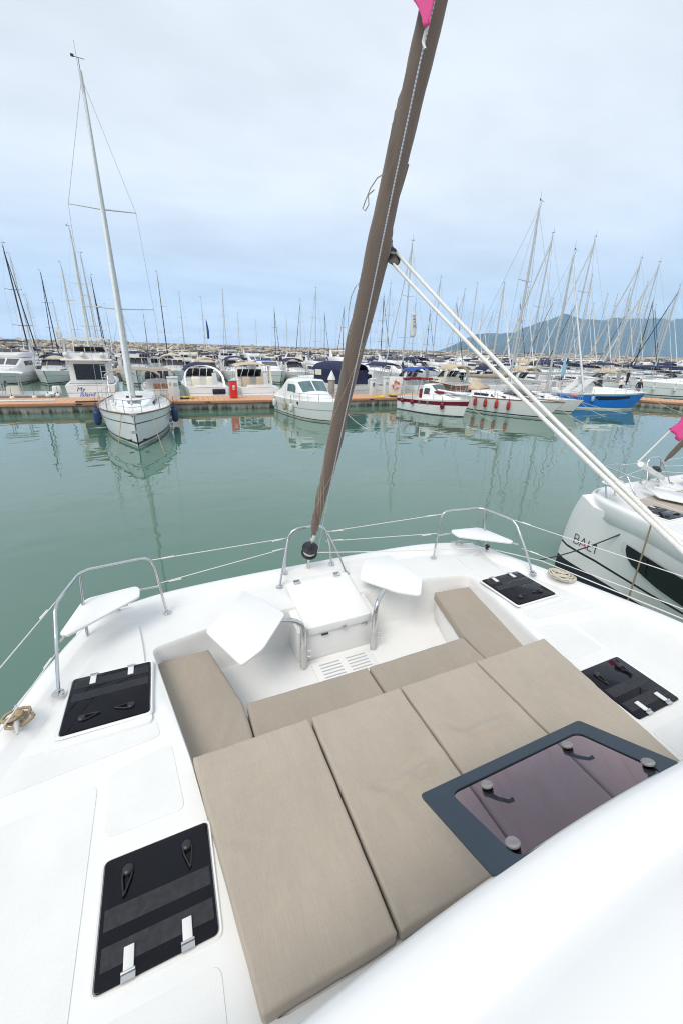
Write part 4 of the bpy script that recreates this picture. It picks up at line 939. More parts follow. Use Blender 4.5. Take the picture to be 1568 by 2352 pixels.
def gate():
    y=30.0; a,b=aty(1245,895,y),aty(1277,895,y); r=thing('gate_cabinet','grey and white panelled cabinet at the pier gate','cabinet',((a.x+b.x)/2,y,PZ),-.05); w=b.x-a.x
    m=MB('offwhite'); m.box((0,0,.62),(w,.7,1.25)); m.build('cabinet_body',r,bevel=.02)
    for k in range(3): q=MB('hullgrey'); q.box((-w/2+w*(k+.5)/3,-.36,.62),(w/3-.08 if k==1 else .03,.015,1.15)); q.build('panel',r)
    a,b=aty(1280,898,y),aty(1322,898,y-.5); w=b.x-a.x; r=thing('gate_railing','white tubular gate railing with a small white sign on the pier','railing',(a.x,a.y,PZ),-.12)
    m=MB('offwhite'); m.tube([(0,0,.1),(0,0,1.25),(w,0,1.25),(w,0,.1)],.03,6); m.tube([(0,0,.15),(w,0,.15)],.025,6); m.build('frame',r)
    for k in range(1,10): m=MB('offwhite'); m.tube([(w*k/10,0,.15),(w*k/10,0,1.25)],.018,5); m.build('bar',r)
    s=MB('gelcoat'); s.box((w*.6,-.05,.75),(w*.34,.02,.6)); s.build('sign_board',r); o=link('sign_letter',TXT['N'],r,(w*.6,-.064,.75)); o.rotation_euler=(PI/2,0,0)
    def feather(px,py0,py1,Y,m,label,wd,zb,txt=None):
        t,b2=aty(px,py0,Y),aty(px,py1,Y); r=thing('feather_flag',label,'flag',(b2.x,Y,zb)); H=t.z-zb; f0=b2.z-zb
        p=MB('alu'); p.tube([(0,0,0),(0,0,H)],[.03,.015],6); p.build('flag_pole',r); q=MB(m); rows=[]
        for k in range(13):
            u=k/12; z=f0+(H-f0)*u; ww=wd*(.35+.65*math.sin(PI*min(1,u*.75+.28)))*(1 if u<.92 else .6); rows.append([(x*ww,.05*math.sin(u*6+x*3),z) for x in (0,.33,.66,1)])
        q.grid(rows); o=q.build('flag_cloth',r,smooth=60); o.modifiers.new('thick','SOLIDIFY').thickness=.01
        if txt: o=link('flag_lettering',TXT[txt],r,(wd*.5,-.09,f0+(H-f0)*.62)); o.rotation_euler=(PI/2,PI/2*.9,0)
        return r
    feather(1286,812,866,29.6,'skyflag','sky blue feather flag beside the pier gate',.42,PZ)
    feather(940,716,774,62.4,'canvaswhite','tall white feather flag with grey letters right of the furled sail',1.15,.6,'flag')
    feather(477,735,778,93.,'canvasblue','narrow blue feather banner flying above the far boats',.45,.6)
    feather(132,750,775,62.8,'canvaswhite','small white feather flag at left in front of breakwater',.55,.6)
gate()
def people():
    def per(px,Y,kind,label,rz,z=PZ+.025,py=880):
        p=aty(px,py,Y); r=thing('person',label,'person',(p.x,Y,z),rz); link('body',PM[kind],r); return r
    p=per(1469,20.9+4.0,'walk_navy','person in navy clothes walking on the right pontoon with bags',2.6)
    b=thing('handbag','brown leather shoulder bag carried by the walking person','bag',Vector(p.location)+Vector((-.30,-.06,.88))); m=MB('leather'); m.box((0,0,0),(.30,.16,.24)); m.build('bag_body',b,bevel=.04); m=MB('leather'); m.tube([(-.10,0,.1),(.1,.05,.45),(.28,.05,.58)],.012,5); m.build('strap',b)
    b=thing('carrier_bag','white plastic carrier bag in the hand of walking person','bag',Vector(p.location)+Vector((.22,-.16,.55))); m=MB('cloth_white'); m.loft([[(-.05,-.03,.22),(.05,-.03,.22),(.05,.03,.22),(-.05,.03,.22)],[(-.15,-.08,.05),(.15,-.08,.05),(.15,.08,.05),(-.15,.08,.05)],[(-.16,-.09,-.2),(.16,-.09,-.2),(.16,.09,-.2),(-.16,.09,-.2)]]); m.build('bag_body',b,smooth=60)
    per(1374,28.2,'lean_navy','person in navy jacket and cap leaning forward behind the blue motorboat',-1.4)
    per(1426,27.6,'stand_white','person in white shirt behind the bow of blue motorboat',2.8)
    per(1437,33.6,'stand_dark','person in dark clothes on deck behind the right pontoon',3.0,z=1.0)
    per(1284,31.2,'stand_dark','person in dark clothes beside the blue feather flag',3.3)
    per(1123,63.2,'stand_dark','person in black standing on the middle pier',3.1,z=.63,py=862)
    per(1112,63.4,'blue','person in blue beside another person on the middle pier',2.6,z=.63,py=862)
    per(1081,31.5,'stand_white','person in white top and dark trousers near yacht with red fenders',3.2)
people()
# ------------------------------------------------------------------ the rows of boats behind
def rows_of_boats():
    rnd=random.Random(21)
    protoS=[]; protoM=[]; protoC=[]
    for spec in (dict(cover='canvasnavy',look='white sailing yacht with navy sail cover',bim='canvasnavy',jib='sailwhite'),
                 dict(cover='canvasblack',look='white sailing yacht with black sail cover',bim=None,hood='canvasblack',jib='canvasblack'),
                 dict(cover='canvasgrey',look='white sailing yacht with grey sail cover',bim='canvasgrey',jib='sailwhite'),
                 dict(cover='canvasbeige',look='white sailing yacht with beige sail cover',bim='canvasbeige',jib='mastcream'),
                 dict(cover='canvasnavy',look='dark-masted sailing yacht with navy hull',bim='canvasbeige',jib='canvasnavy',mast='mastdark',hullm='navyhull'),
                 dict(cover=None,look='white sailing yacht with bare boom',bim='canvasnavy',jib='mastcream',nsp=1)):
        look=spec.pop('look'); r,h=sailboat('sailing_yacht',look,11.,3.6,1.05,1.35,15.,**spec); protoS.append([r,look,False])
    for spec in (dict(style='fly',can='canvasnavy',look='white flybridge yacht with navy bimini'),dict(style='fly',can=None,look='white flybridge yacht with open upper deck'),dict(style='fly',can='canvasbeige',hullm='hullgrey',look='grey-hulled flybridge yacht with beige bimini'),
                 dict(style='express',can='canvasnavy',look='white motorboat with navy canopy'),dict(style='express',can='canvasbeige',look='white motorboat with beige canopy'),dict(style='cabin',can='canvasblack',look='white cabin motorboat with black awning'),dict(style='cabin',can='canvasblue',look='white cabin motorboat with blue awning'),
                 dict(style='fly',can='canvasblack',supm='cream',look='cream flybridge yacht with black bimini'),dict(style='express',can='canvaswhite',look='white motorboat with white canopy'),dict(style='cabin',can=None,hullm='navyhull',look='navy-hulled cabin motorboat without awning')):
        look=spec.pop('look'); r,h=cruiser('motorboat',look,9.5,3.2,1.15,1.5,**spec); protoM.append([r,look,False])
    for cv,lk in (('canvasgrey','white catamaran with grey sail cover'),('canvasbeige','white catamaran with beige sail cover')): protoC.append([catboat('catamaran',lk,cover=cv),lk,False])
    for pr in protoS+protoM+protoC:
        KIDS[pr[0].name]=list(pr[0].children)
    # (name, stern line y, direction, x range)
    ROWS=[('row just behind the orange pier',33.6,1,(39.5,75)),('second row, bows this way',61.3,-1,(-18,112)),('third row, beyond middle pier',65.6,1,(-20,124)),
          ('fourth row, bows this way',91.2,-1,(-24,160)),('fifth row, beyond far pier',95.4,1,(-26,170)),('sixth row, bows this way',117.,-1,(-30,205)),('last row before breakwater',128.,-1,(-33,225))]
    occ={r[0]:[] for r in ROWS}; items=[]
    masts=[(3,562,1),(28,590,0),(95,627,1),(143,610,0),(158,530,0),(187,585,0),(210,635,1),(363,630,0),(410,675,0),(463,685,0),(512,668,0),(548,720,0),(630,710,1),(690,690,0),(725,665,0),(775,740,0),(788,708,1),(857,690,0),(880,680,1),(900,655,0),(938,562,0),(1015,640,0),(1045,690,0),(1068,670,0),(1103,705,0),(1160,655,0),(1190,690,0),(1217,665,0),(1290,537,0),(1330,690,0),(1378,547,0),(1395,680,0),(1440,672,0),(1455,700,0),(1480,597,0),(1500,690,1),(1527,605,0),(1548,690,0),(1566,612,0),(240,700,0),(330,715,0),(590,735,0),(660,730,0),(745,720,1),(955,690,0),(985,715,1),(1130,720,0),(1240,700,0),(1270,690,0),(1350,640,0),(1415,705,0),(120,690,0),(60,680,0),(1310,705,0),(1365,700,0),(1425,650,0),(1510,650,0),(1470,690,0),(1540,705,0),(1555,660,0),(1490,705,0)]
    for i,(px,py,dark) in enumerate(masts):
        cand=[]
        for nm,ys,d,(x0,x1) in ROWS:
            Y=ys+d*6.2; p=aty(px,py,Y); s=p.z/15.
            if not .68<s<1.42: continue
            w=3.9*s
            if all(abs(p.x-(a+b)/2)>(w+b-a)/2-.25 for a,b in occ[nm]): cand.append((abs(s-1.0)+rnd.random()*.25,nm,ys,d,p.x,s,w))
        if not cand: continue
        _,nm,ys,d,x,s,w=min(cand); occ[nm].append((x-w/2,x+w/2)); k=4 if dark else rnd.choice((0,1,2,3,5,0,2)); items.append((nm,x,ys,d,s,protoS[k],'sailing yacht'))
    for nm,ys,d,(x0,x1) in ROWS:
        x=x0
        while x<x1:
            cat=(nm.startswith('fourth') and 38<x<150 and rnd.random()<.45)
            w=7.2 if cat else (rnd.uniform(3.5,4.5) if nm.startswith('second') else rnd.uniform(3.05,4.1)); c=x+w/2
            hit=[b for a,b in occ[nm] if a<c+w/2-.15 and b>c-w/2+.15]
            if hit: x=max(hit); continue
            s=w/7.2 if cat else w/3.2*.88
            if rnd.random()<.97: items.append((nm,c,ys,d,s if not cat else rnd.uniform(.95,1.1),rnd.choice(protoC) if cat else protoM[rnd.choice((0,1,2,3,3,3,4,5,5,6,7,8,9,3,0))],'catamaran' if cat else 'motorboat')); occ[nm].append((c-w/2,c+w/2))
            x+=w
    items.sort(key=lambda q:(q[0],q[1])); cnt={}
    grp={'sailing yacht':'sailing yachts in the background rows','motorboat':'motorboats in the background rows','catamaran':'catamarans in the background rows'}
    for nm,x,ys,d,s,pr,kd in items:
        cnt[(nm,pr[1])]=cnt.get((nm,pr[1]),0)+1
        short=nm.split(',')[0] if not nm.startswith('row') else 'row behind near pier'
        lab=f"{pr[1]}, {ordw(cnt[(nm,pr[1])])} from left in {short}"
        rz=(0 if d>0 else PI)+rnd.uniform(-.03,.03); loc=(x,ys+d*rnd.uniform(0,.7),0)
        if not pr[2]: o=pr[0]; pr[2]=True; o.location=loc; o.rotation_euler=(0,0,rz)
        else: o=dup(pr[0],loc,rz)
        o.scale=(s,s,s*(.78 if 'flybridge' in pr[1] else .9 if kd=='motorboat' else 1))
        o['label']=lab; o['group']=grp[kd]
    for pr in protoS+protoM+protoC:
        if not pr[2]:
            for c in list(pr[0].children): bpy.data.objects.remove(c)
            bpy.data.objects.remove(pr[0])
rows_of_boats()
# ------------------------------------------------------------------ our catamaran
def zd(x,y): return 1.75-.13*ss(2.5,3.7,y)*(1-.75*min(1,abs(x)/2.3)**2)
HALF=[(0,4.31),(.6,4.30),(1.2,4.25),(1.67,4.17),(2.0,4.05),(2.22,3.92),(2.37,3.74),(2.47,3.55),(2.56,3.3),(2.66,3.0),(2.78,2.6),(2.95,2.1),(3.09,1.6),(3.2,.8),(3.25,-1),(3.22,-4),(3.15,-6.5)]
def smooth_half():
    P=[Vector(q) for q in HALF]; out=[]
    for i in range(len(P)-1):
        a=P[max(0,i-1)]; b,c=P[i],P[i+1]; d=P[min(len(P)-1,i+2)]
        if i==0: a=Vector((-P[1].x,P[1].y))
        for k in range(3):
            t=k/3; out.append(.5*((2*b)+(c-a)*t+(2*a-5*b+4*c-d)*t*t+(3*b-a-3*c+d)*t**3))
    out.append(P[-1]); return out
RH=smooth_half(); OUT=[(q.x,q.y) for q in RH]+[(-q.x,q.y) for q in reversed(RH[1:])]     # clockwise from the stem round the starboard side
def offset(poly,d):
    n=len(poly); out=[]
    for i in range(n):
        a,b,c=Vector(poly[i-1]),Vector(poly[i]),Vector(poly[(i+1)%n]); t=((b-a).normalized()+(c-b).normalized()); t=t.normalized() if t.length>1e-6 else (c-b).normalized()
        nr=Vector((t.y,-t.x)); k=1/max(.5,math.sqrt(max(.1,(1+ (b-a).normalized().dot((c-b).normalized()))/2))); out.append(tuple(b+nr*d*k))
    return out
HOLE=round_poly([(-1.36,.72),(-1.545,1.97),(-1.80,3.28),(-1.28,3.44),(-.5,3.50),(.5,3.50),(1.28,3.44),(1.80,3.28),(1.545,1.97),(1.36,.72)],.09,4)
def xo_at(y): return lerp_tab(sorted((q[1],q[0]) for q in HALF),y)
def hull_x(y,z):                              # outer half breadth of the hull side
    top=xo_at(min(y,3.3)); wl=2.52; t=max(0,min(1,z/1.3)); return wl+(top-.012-wl)*t**.9
def catamaran(label):
    r=thing('catamaran',label,'catamaran')
    ins=offset(OUT,.25); d=MB('deck'); region(d,ins,[HOLE],zd,.13); d.build('deck',r,smooth=40)
    bw=MB('gelcoat'); rows=[]
    for off,dz in ((.27,-.004),(.245,.004),(.17,.052),(.15,.060),(.05,.060),(.015,.050),(0,.02),(-.004,-.02),(-.004,-.26),(.03,-.30)):
        rows.append([(p[0],p[1],(zd(*p) if off>.1 else zd(*OUT[i]))+dz) for i,p in enumerate(offset(OUT,off))])
    bw.grid(rows,True); bw.build('bulwark',r,smooth=50)
    ln=MB('gelcoat'); rin=offset(HOLE,-.0); n=len(HOLE); lo=[((p[0]),(p[1]),1.15) for p in HOLE]
    c=Vector((0,2.2)); rows=[[(p[0],p[1],zd(*p)) for p in HOLE],[(p[0]*.995,p[1]-.004,zd(*p)-.012) for p in HOLE],[(p[0]*.992,p[1]-.01,zd(*p)-.05) for p in HOLE],[(p[0]*.97,p[1]-.03,1.20) for p in HOLE],[(p[0]*.955,p[1]-.05,1.155) for p in HOLE],[(p[0]*.93,p[1]-.08,1.15) for p in HOLE]]
    ln.grid(rows,True); b=ln.add(rows[-1]); ln.face(*[b+i for i in range(n)]); ln.build('cockpit_liner',r,smooth=50)
    q=MB('gelcoat'); q.prism(round_poly([(-1.36,.64),(-1.515,1.93),(1.515,1.93),(1.36,.64)],.03),1.16,1.722); q.build('sunbed_base',r,bevel=.012)
    for sg in (-1,1):
        q=MB('gelcoat'); pl=[(sg*1.74,3.24),(sg*1.33,3.27),(sg*1.115,2.51),(sg*1.13,1.94),(sg*1.50,1.94)]; q.prism(pl if sg<0 else pl[::-1],1.152,1.455); q.build('side_bench',r,bevel=.02)
    q=MB('gelcoat'); q.box((0,2.215,1.303),(2.22,.55,.302)); q.build('cross_bench',r,bevel=.02)
    # locker with its lid
    lk=MB('gelcoat'); ztop=lambda x,y:1.54+.115*(y-3.15)/.7; lk.prism([(-.46,3.17),(.46,3.17),(.46,3.62),(-.46,3.62)],1.152,lambda x,y:ztop(x,y)+.005); o=lk.build('locker',r,bevel=.02)
    lid=MB('gelcoat'); zl=lambda x,y:ztop(x,y)+.055; pl=round_poly([(-.37,3.145),(.37,3.145),(.385,3.86),(-.385,3.86)],.03,3); lid.prism(pl,lambda x,y:ztop(x,y)+(.012 if y>3.2 else -.04),zl); lo_=lid.build('locker_lid',r,bevel=.012)
    for x in (-.25,.25):
        h=MB('steel'); h.box((x,3.84,zl(0,3.84)+.008),(.075,.05,.012)); h.tube([(x-.035,3.865,zl(0,3.86)+.014),(x+.035,3.865,zl(0,3.86)+.014)],.010,8); h.build('hinge',lo_)
    h=MB('steel'); h.box((.05,3.140,1.50),(.045,.014,.05)); h.build('latch',lo_,bevel=.004)
    h=MB('shadowgap'); h.box((-.17,3.142,1.478),(.075,.012,.018)); h.build('finger_slot',lo_)
    h=MB('steel'); h.box((.30,3.163,1.46),(.06,.006,.018)); h.build('maker_plate',o)
    # slotted floor grille
    g=MB('gelcoat'); g.prism(round_poly([(-.34,2.70),(.33,2.70),(.33,3.10),(-.34,3.10)],.015,3),1.152,1.166); fl=g.build('floor_grille',r,bevel=.003)
    sm=MB('hullgrey'); sm.box((0,0,0),(.225,.012,.004)); sme=sm.mesh('slot',smooth=None)
    for cx in (-.155,.145):
        for k in range(8): link('slot',sme,fl,(cx,2.73+.045*k,1.1675))
    # deck hatches
    for sg in (-1,1):
        m=MB('deck'); q=[(1.77,2.38),(2.42,2.38),(2.375,2.9),(2.27,3.3),(2.17,3.58),(2.03,3.69),(1.91,3.70),(1.85,3.28)]; q=round_poly([(sg*a,b) for a,b in (q if sg>0 else q[::-1])],.04,3); m.prism(q,lambda x,y:zd(x,y)-.01,lambda x,y:zd(x,y)+.022,top_in=.012); m.build('raised_panel',r,smooth=30)
    def hatch(cx,cy,s,hinge_front,lab=None):
        lift=.022 if cy>2 else 0.; t=(zd(cx,cy+.2)-zd(cx,cy-.2))/.4; tx=(zd(cx+.2,cy)-zd(cx-.2,cy))/.4
        Z=lambda x,y:zd(cx,cy)+lift+t*(y-cy)+tx*(x-cx)
        hh=s/2; rim=MB('gelcoat'); o1=round_poly([(cx-hh-.024,cy-hh-.024),(cx+hh+.024,cy-hh-.024),(cx+hh+.024,cy+hh+.024),(cx-hh-.024,cy+hh+.024)],.04,4); o2=round_poly([(cx-hh-.006,cy-hh-.006),(cx+hh+.006,cy-hh-.006),(cx+hh+.006,cy+hh+.006),(cx-hh-.006,cy+hh+.006)],.03,4); m=[((a[0]+b[0])/2,(a[1]+b[1])/2) for a,b in zip(o1,o2)]
        rim.grid([[(p[0],p[1],Z(*p)-.004) for p in o1],[(p[0],p[1],Z(*p)+.010) for p in m],[(p[0],p[1],Z(*p)+.007) for p in o2],[(p[0],p[1],Z(*p)-.004) for p in o2]],True)
        f=rim.build('hatch_frame',r,smooth=60)
        p=MB('hatchpane'); pl=round_poly([(cx-hh,cy-hh),(cx+hh,cy-hh),(cx+hh,cy+hh),(cx-hh,cy+hh)],.022,4); p.prism(pl,lambda x,y:Z(x,y)-.003,lambda x,y:Z(x,y)+.015); pn=p.build('pane',f,bevel=.003)
        s2=-1 if hinge_front else 1
        for dy in ((-.02,-.30) if not hinge_front else (.10,.34)):
            k=MB('tapefaint' if hinge_front else 'tape'); yy=cy+(dy*s); x0,x1=cx-hh*.93,cx+hh*.95; b=k.add([(x0,yy-.042,Z(x0,yy-.042)+.0165),(x1,yy-.042,Z(x1,yy-.042)+.0165),(x1,yy+.042,Z(x1,yy+.042)+.0165),(x0,yy+.042,Z(x0,yy+.042)+.0165)]); k.face(b,b+1,b+2,b+3); k.build('grip_tape',f,smooth=None)
        for sx in (-1,1):
            hx,hy=cx+sx*s*.28,cy+s2*s*.33; zz=Z(hx,hy)+.02; h=MB('plastic'); h.lathe([(.024,-.008),(.026,.008),(.022,.016),(.006,.018)],(hx,hy,zz),16)
            dr=Vector((sx*-.22 if hinge_front else .10,-s2*.9 if not hinge_front else .35,0)).normalized()
            if hinge_front: dr=Vector((sx*-.95,.15,0)).normalized()
            else: dr=Vector((.12*sx,-1,0)).normalized()
            nrm=Vector((-dr.y,dr.x,0)); c0=Vector((hx,hy,zz+.004))
            loop=[c0+nrm*.022,c0+dr*.035+nrm*.019,c0+dr*.075+nrm*.008,c0+dr*.105,c0+dr*.112-nrm*.004,c0+dr*.10-nrm*.004,c0+dr*.07-nrm*.012,c0+dr*.035-nrm*.020,c0-nrm*.022]
            h.tube(loop,.0055,6); h.build('handle',f,smooth=60)
            hy=cy+(hh-.02)*(1 if hinge_front else -1); hx=cx+sx*s*.24; zz=Z(hx,hy); k=MB('offwhite'); dn=-1 if hinge_front else 1
            k.box((hx,hy+dn*.045,zz+.022),(.042,.085,.010)); hg=k.build('hinge_leaf',f,bevel=.003); k=MB('steel'); k.box((hx,hy-dn*.012,zz+.018),(.056,.030,.010)); k.tube([(hx-.028,hy+.0,zz+.026),(hx+.028,hy+.0,zz+.026)],.006,8); k.build('hinge_plate',f)
    hatch(-1.745,1.325,.50,False); hatch(1.77,1.325,.50,False); hatch(-2.07,2.755,.555,True); hatch(2.04,2.755,.555,True)
    # raised non-skid panels
    for sg in (-1,1):
        for pl in ([(1.60,1.70),(2.02,1.70),(2.02,2.10),(1.66,2.18)],[(2.08,-2.),(2.93,-2.),(2.86,1.95),(2.08,2.05)],[(1.50,.15),(2.02,.15),(2.02,.98),(1.50,.98)],[(1.72,2.26),(2.74,2.16),(2.60,2.42),(1.75,2.42)]):
            m=MB('nonskid'); q=round_poly([(sg*a,b) for a,b in (pl if sg>0 else pl[::-1])],.05,4); m.prism(q,lambda x,y:zd(x,y)-.005,lambda x,y:zd(x,y)+.0035,top_in=.004); m.build('nonskid_panel',r,smooth=60)
    # bow rails
    sd=.0125
    for sg in (-1,1):
        X=lambda x,y,z:(sg*x,y,z)
        m=MB('steel'); top=[(2.42,2.90,zd(2.4,2.9)+.05),(2.41,3.05,2.03),(2.405,3.25,2.28),(2.395,3.32,2.325),(2.37,3.42,2.335),(2.315,3.68,2.335),(2.29,3.745,2.335),(2.23,3.79,2.335),(1.85,3.835,2.335),(1.77,3.84,2.332),(1.725,3.84,2.30),(1.70,3.84,2.22),(1.655,3.83,zd(1.65,3.83)+.0)]
        m.tube([X(*p) for p in top],sd,10); m.build('bow_rail',r,smooth=60)
        m=MB('steel'); m.tube([X(2.405,3.16,2.06),X(2.38,3.35,2.02),X(2.31,3.66,2.02)],sd*.85,8); m.tube([X(1.672,3.835,2.0),X(1.87,3.80,2.02)],sd*.85,8); m.build('lower_rail',r,smooth=60)
        m=MB('steel'); m.tube([X(2.295,3.73,2.33),X(2.31,3.66,2.06),X(2.315,3.55,zd(2.3,3.55)+.0)],sd,8); m.build('rail_post',r,smooth=60)
        for x,y in ((2.42,2.89),(2.315,3.55),(1.655,3.83)):
            m=MB('steel'); m.lathe([(.042,0),(.042,.006),(.020,.012),(.018,.030)],(sg*x,y,zd(x,y)+(.054 if x>2.4 else .022 if x>2 else .0)),16); m.build('rail_foot',r,smooth=50)
        st=MB('gelcoat'); pl=round_poly([X(2.43,3.28,0)[:2],X(2.335,3.70,0)[:2],X(2.28,3.77,0)[:2],X(1.89,3.83,0)[:2],X(1.85,3.77,0)[:2],X(1.85,3.63,0)[:2],X(2.37,3.235,0)[:2]],.03,3); st.prism(pl if sg>0 else pl[::-1],2.03,2.055); st.build('bow_seat',r,bevel=.008)
        # lifelines
        for z0,ya,tag_ in ((2.33,3.31,0),(2.03,3.11,1)):
            m=MB('ropewhite'); xa=2.405; m.tube([X(xa,ya,z0),X(2.99,.6,z0+.10),X(3.17,-1.6,z0+.12)],.0045,6); m.tube([X(xa+.03,ya-.10,z0+.004),X(xa+.055,ya-.2,z0+.008)],.008,6); m.build('lifeline',r)
        m=MB('steel'); m.tube([X(3.02,.6,zd(3,.6)+.04),X(2.99,.6,2.46)],sd,8); m.tube([X(3.2,-1.6,1.8),X(3.17,-1.6,2.48)],sd,8); m.build('stanchion',r)
        for zc,zp,cx0 in ((2.30,2.13,1.71),(2.03,2.0,1.675)):
            m=MB('ropewhite'); m.tube([X(cx0,3.84,zc),X(.24,4.19,zp-.0)],.0045,6); m.tube([X(cx0-.08,3.86,zc-.01),X(cx0-.2,3.888,zc-.02)],.008,6); m.tube([X(.32,4.17,zp+.006),X(.45,4.14,zp+.012)],.008,6); m.build('lifeline',r)
        cl=MB('alu'); x,y=2.60,2.66; z=zd(x,y)+.062
        if True:
            cl.tube([X(x-.035,y-.14,z+.055),X(x-.01,y-.06,z+.06),X(x+.015,y+.06,z+.06),X(x+.04,y+.13,z+.055)],[.010,.017,.017,.010],8); cl.tube([X(x-.01,y-.04,z-.004),X(x-.01,y-.04,z+.055)],.014,8); cl.tube([X(x+.01,y+.04,z-.004),X(x+.01,y+.04,z+.055)],.014,8); cl.build('cleat',r,smooth=60)
        cl=MB('alu'); x,y=2.12,3.90; z=zd(x,y)+.06; cl.tube([X(x-.12,y+.02,z+.04),X(x,y,z+.045),X(x+.12,y-.05,z+.04)],[.010,.016,.010],8); cl.tube([X(x-.035,y+.01,z-.01),X(x-.035,y+.01,z+.04)],.013,8); cl.tube([X(x+.035,y-.01,z-.01),X(x+.035,y-.01,z+.04)],.013,8); cl.build('cleat',r,smooth=60)
    # centre bow arch round the forestay
    m=MB('steel'); zc=zd(0,4.15)+.06
    m.tube([(-.31,4.16,zc),(-.285,4.165,1.95),(-.235,4.18,2.16),(-.19,4.185,2.21),(-.12,4.19,2.235),(.12,4.19,2.235),(.19,4.185,2.21),(.235,4.18,2.16),(.285,4.165,1.95),(.31,4.16,zc)],.016,10); m.build('bow_arch',r,smooth=60)
    for sg in (-1,1):
        m=MB('steel'); m.tube([(sg*.43,3.95,zd(.43,3.95)),(sg*.36,4.03,1.85),(sg*.255,4.165,2.12)],.0125,8); m.build('arch_brace',r,smooth=60)
        for x,y,z in ((.31,4.16,zc-.004),(.43,3.95,zd(.43,3.95))):
            m=MB('steel'); m.lathe([(.044,0),(.044,.006),(.022,.012),(.02,.03)],(sg*x,y,z),16); m.build('rail_foot',r,smooth=50)
    # furling drum and chain plate
    A=Vector((0,4.10,1.965)); ax=(Vector((0,2.29,5.79))-Vector((0,4.10,1.965))).normalized()
    m=MB('plastic'); m.lathe([(.05,-.075),(.098,-.07),(.10,-.06),(.055,-.048),(.055,.02),(.10,.032),(.10,.044),(.055,.055),(.03,.09)],A,24,ax); fd=m.build('furler_drum',r,smooth=40)
    m=MB('ropewhite')
    for k in range(4): m.tube([A+ax*(-.035+.014*k)+ax.orthogonal().normalized()*(.068*math.cos(t))+ax.cross(ax.orthogonal().normalized())*(.068*math.sin(t)) for t in [2*PI*j/18 for j in range(18)]],.007,6,closed=True)
    m.build('furling_line_turns',fd,smooth=60)
    m=MB('steel'); m.tube([(0,4.17,1.70),A-ax*.07],.016,8); m.box((0,4.175,1.72),(.02,.06,.16)); m.build('chain_plate',fd)
    m=MB('ropewhite'); m.tube([A+Vector((.06,-.05,-.02)),(.9,3.93,1.86),(2.29,3.56,1.84),(2.60,2.95,1.90),(3.0,.8,1.98)],.006,6); m.build('furling_line',r,smooth=60)
    m=MB('plastic'); m.lathe([(.025,-.03),(.032,-.015),(.022,0),(.032,.015),(.025,.03)],(2.305,3.56,1.85),12); m.build('fairlead_block',r)
    # coach roof front, window opening and flap
    ro=MB('gelcoat'); rows=[]
    prof=[(-.10,2.30),(-.02,2.48),(0.,2.55),(-.004,2.585),(-.022,2.615),(-.055,2.636),(-.11,2.650),(-.17,2.654),(-.205,2.644),(-.235,2.648),(-.29,2.690),(-.40,2.735),(-.6,2.775),(-1.0,2.82),(-1.8,2.86),(-4.5,2.88)]
    for i in range(49):
        x=-3.0+6.0*i/48; yf=.522-.036*abs(x)**2.0*(1 if abs(x)<1.6 else 1+.5*(abs(x)-1.6)); dr=-.10*max(0,abs(x)-1.4)**1.6
        rows.append([(x,yf+dy,z+dr-.012*x*x*.4) for dy,z in prof])
    ro.grid(rows); ro.build('coach_roof',r,smooth=60)
    wl=MB('gelcoat'); wl.box((-1.9,.10,2.05),(1.6,.12,.9)); wl.box((1.9,.10,2.05),(1.6,.12,.9)); wl.box((0,.30,1.85),(2.9,.1,.34)); wl.build('saloon_front',r)
    dk=MB('glass'); dk.box((0,-.6,2.1),(2.4,.05,.9)); dk.build('saloon_interior',r)
    # tables on bent posts
    for sg,poly,post in ((-1,[(-1.33,3.22),(-.87,3.77),(-.57,3.2),(-.89,2.79),(-1.1,2.66)],(-.42,3.10)),(1,[(.40,3.53),(.65,3.92),(1.02,3.90),(1.08,3.26),(.87,2.98),(.66,3.14)],(.385,3.09))):
        n=len(poly); cw=sum(poly[i-1][0]*poly[i][1]-poly[i][0]*poly[i-1][1] for i in range(n))
        t=MB('gelcoat'); t.prism(round_poly(poly if cw>0 else poly[::-1],.05,4),1.778,1.806); tb=t.build('table_top',r,bevel=.008)
        px,py=post; cx,cy=(-.72,3.18) if sg<0 else (.60,3.28)
        m=MB('steel'); pts=[(px,py,1.155),(px,py,1.56),(px,py,1.64),(px+(cx-px)*.06,py+(cy-py)*.06,1.70),(px+(cx-px)*.22,py+(cy-py)*.22,1.745),(px+(cx-px)*.45,py+(cy-py)*.45,1.765),(cx,cy,1.767)]; m.tube(pts,[.030,.030,.029,.027,.026,.025,.025],12); p=m.build('table_post',tb,smooth=60)
        m=MB('alu'); m.lathe([(.035,1.16),(.036,1.42),(.033,1.425)],(px,py,0),16)
        for z in (1.30,1.37): m.tube([(px+.03,py-.01,z),(px+.065,py-.025,z)],.006,6); m.lathe([(.014,0),(.014,.010)],(px+.066,py-.025,z),10,(1,-.4,0))
        m.build('post_sleeve',tb,smooth=50)
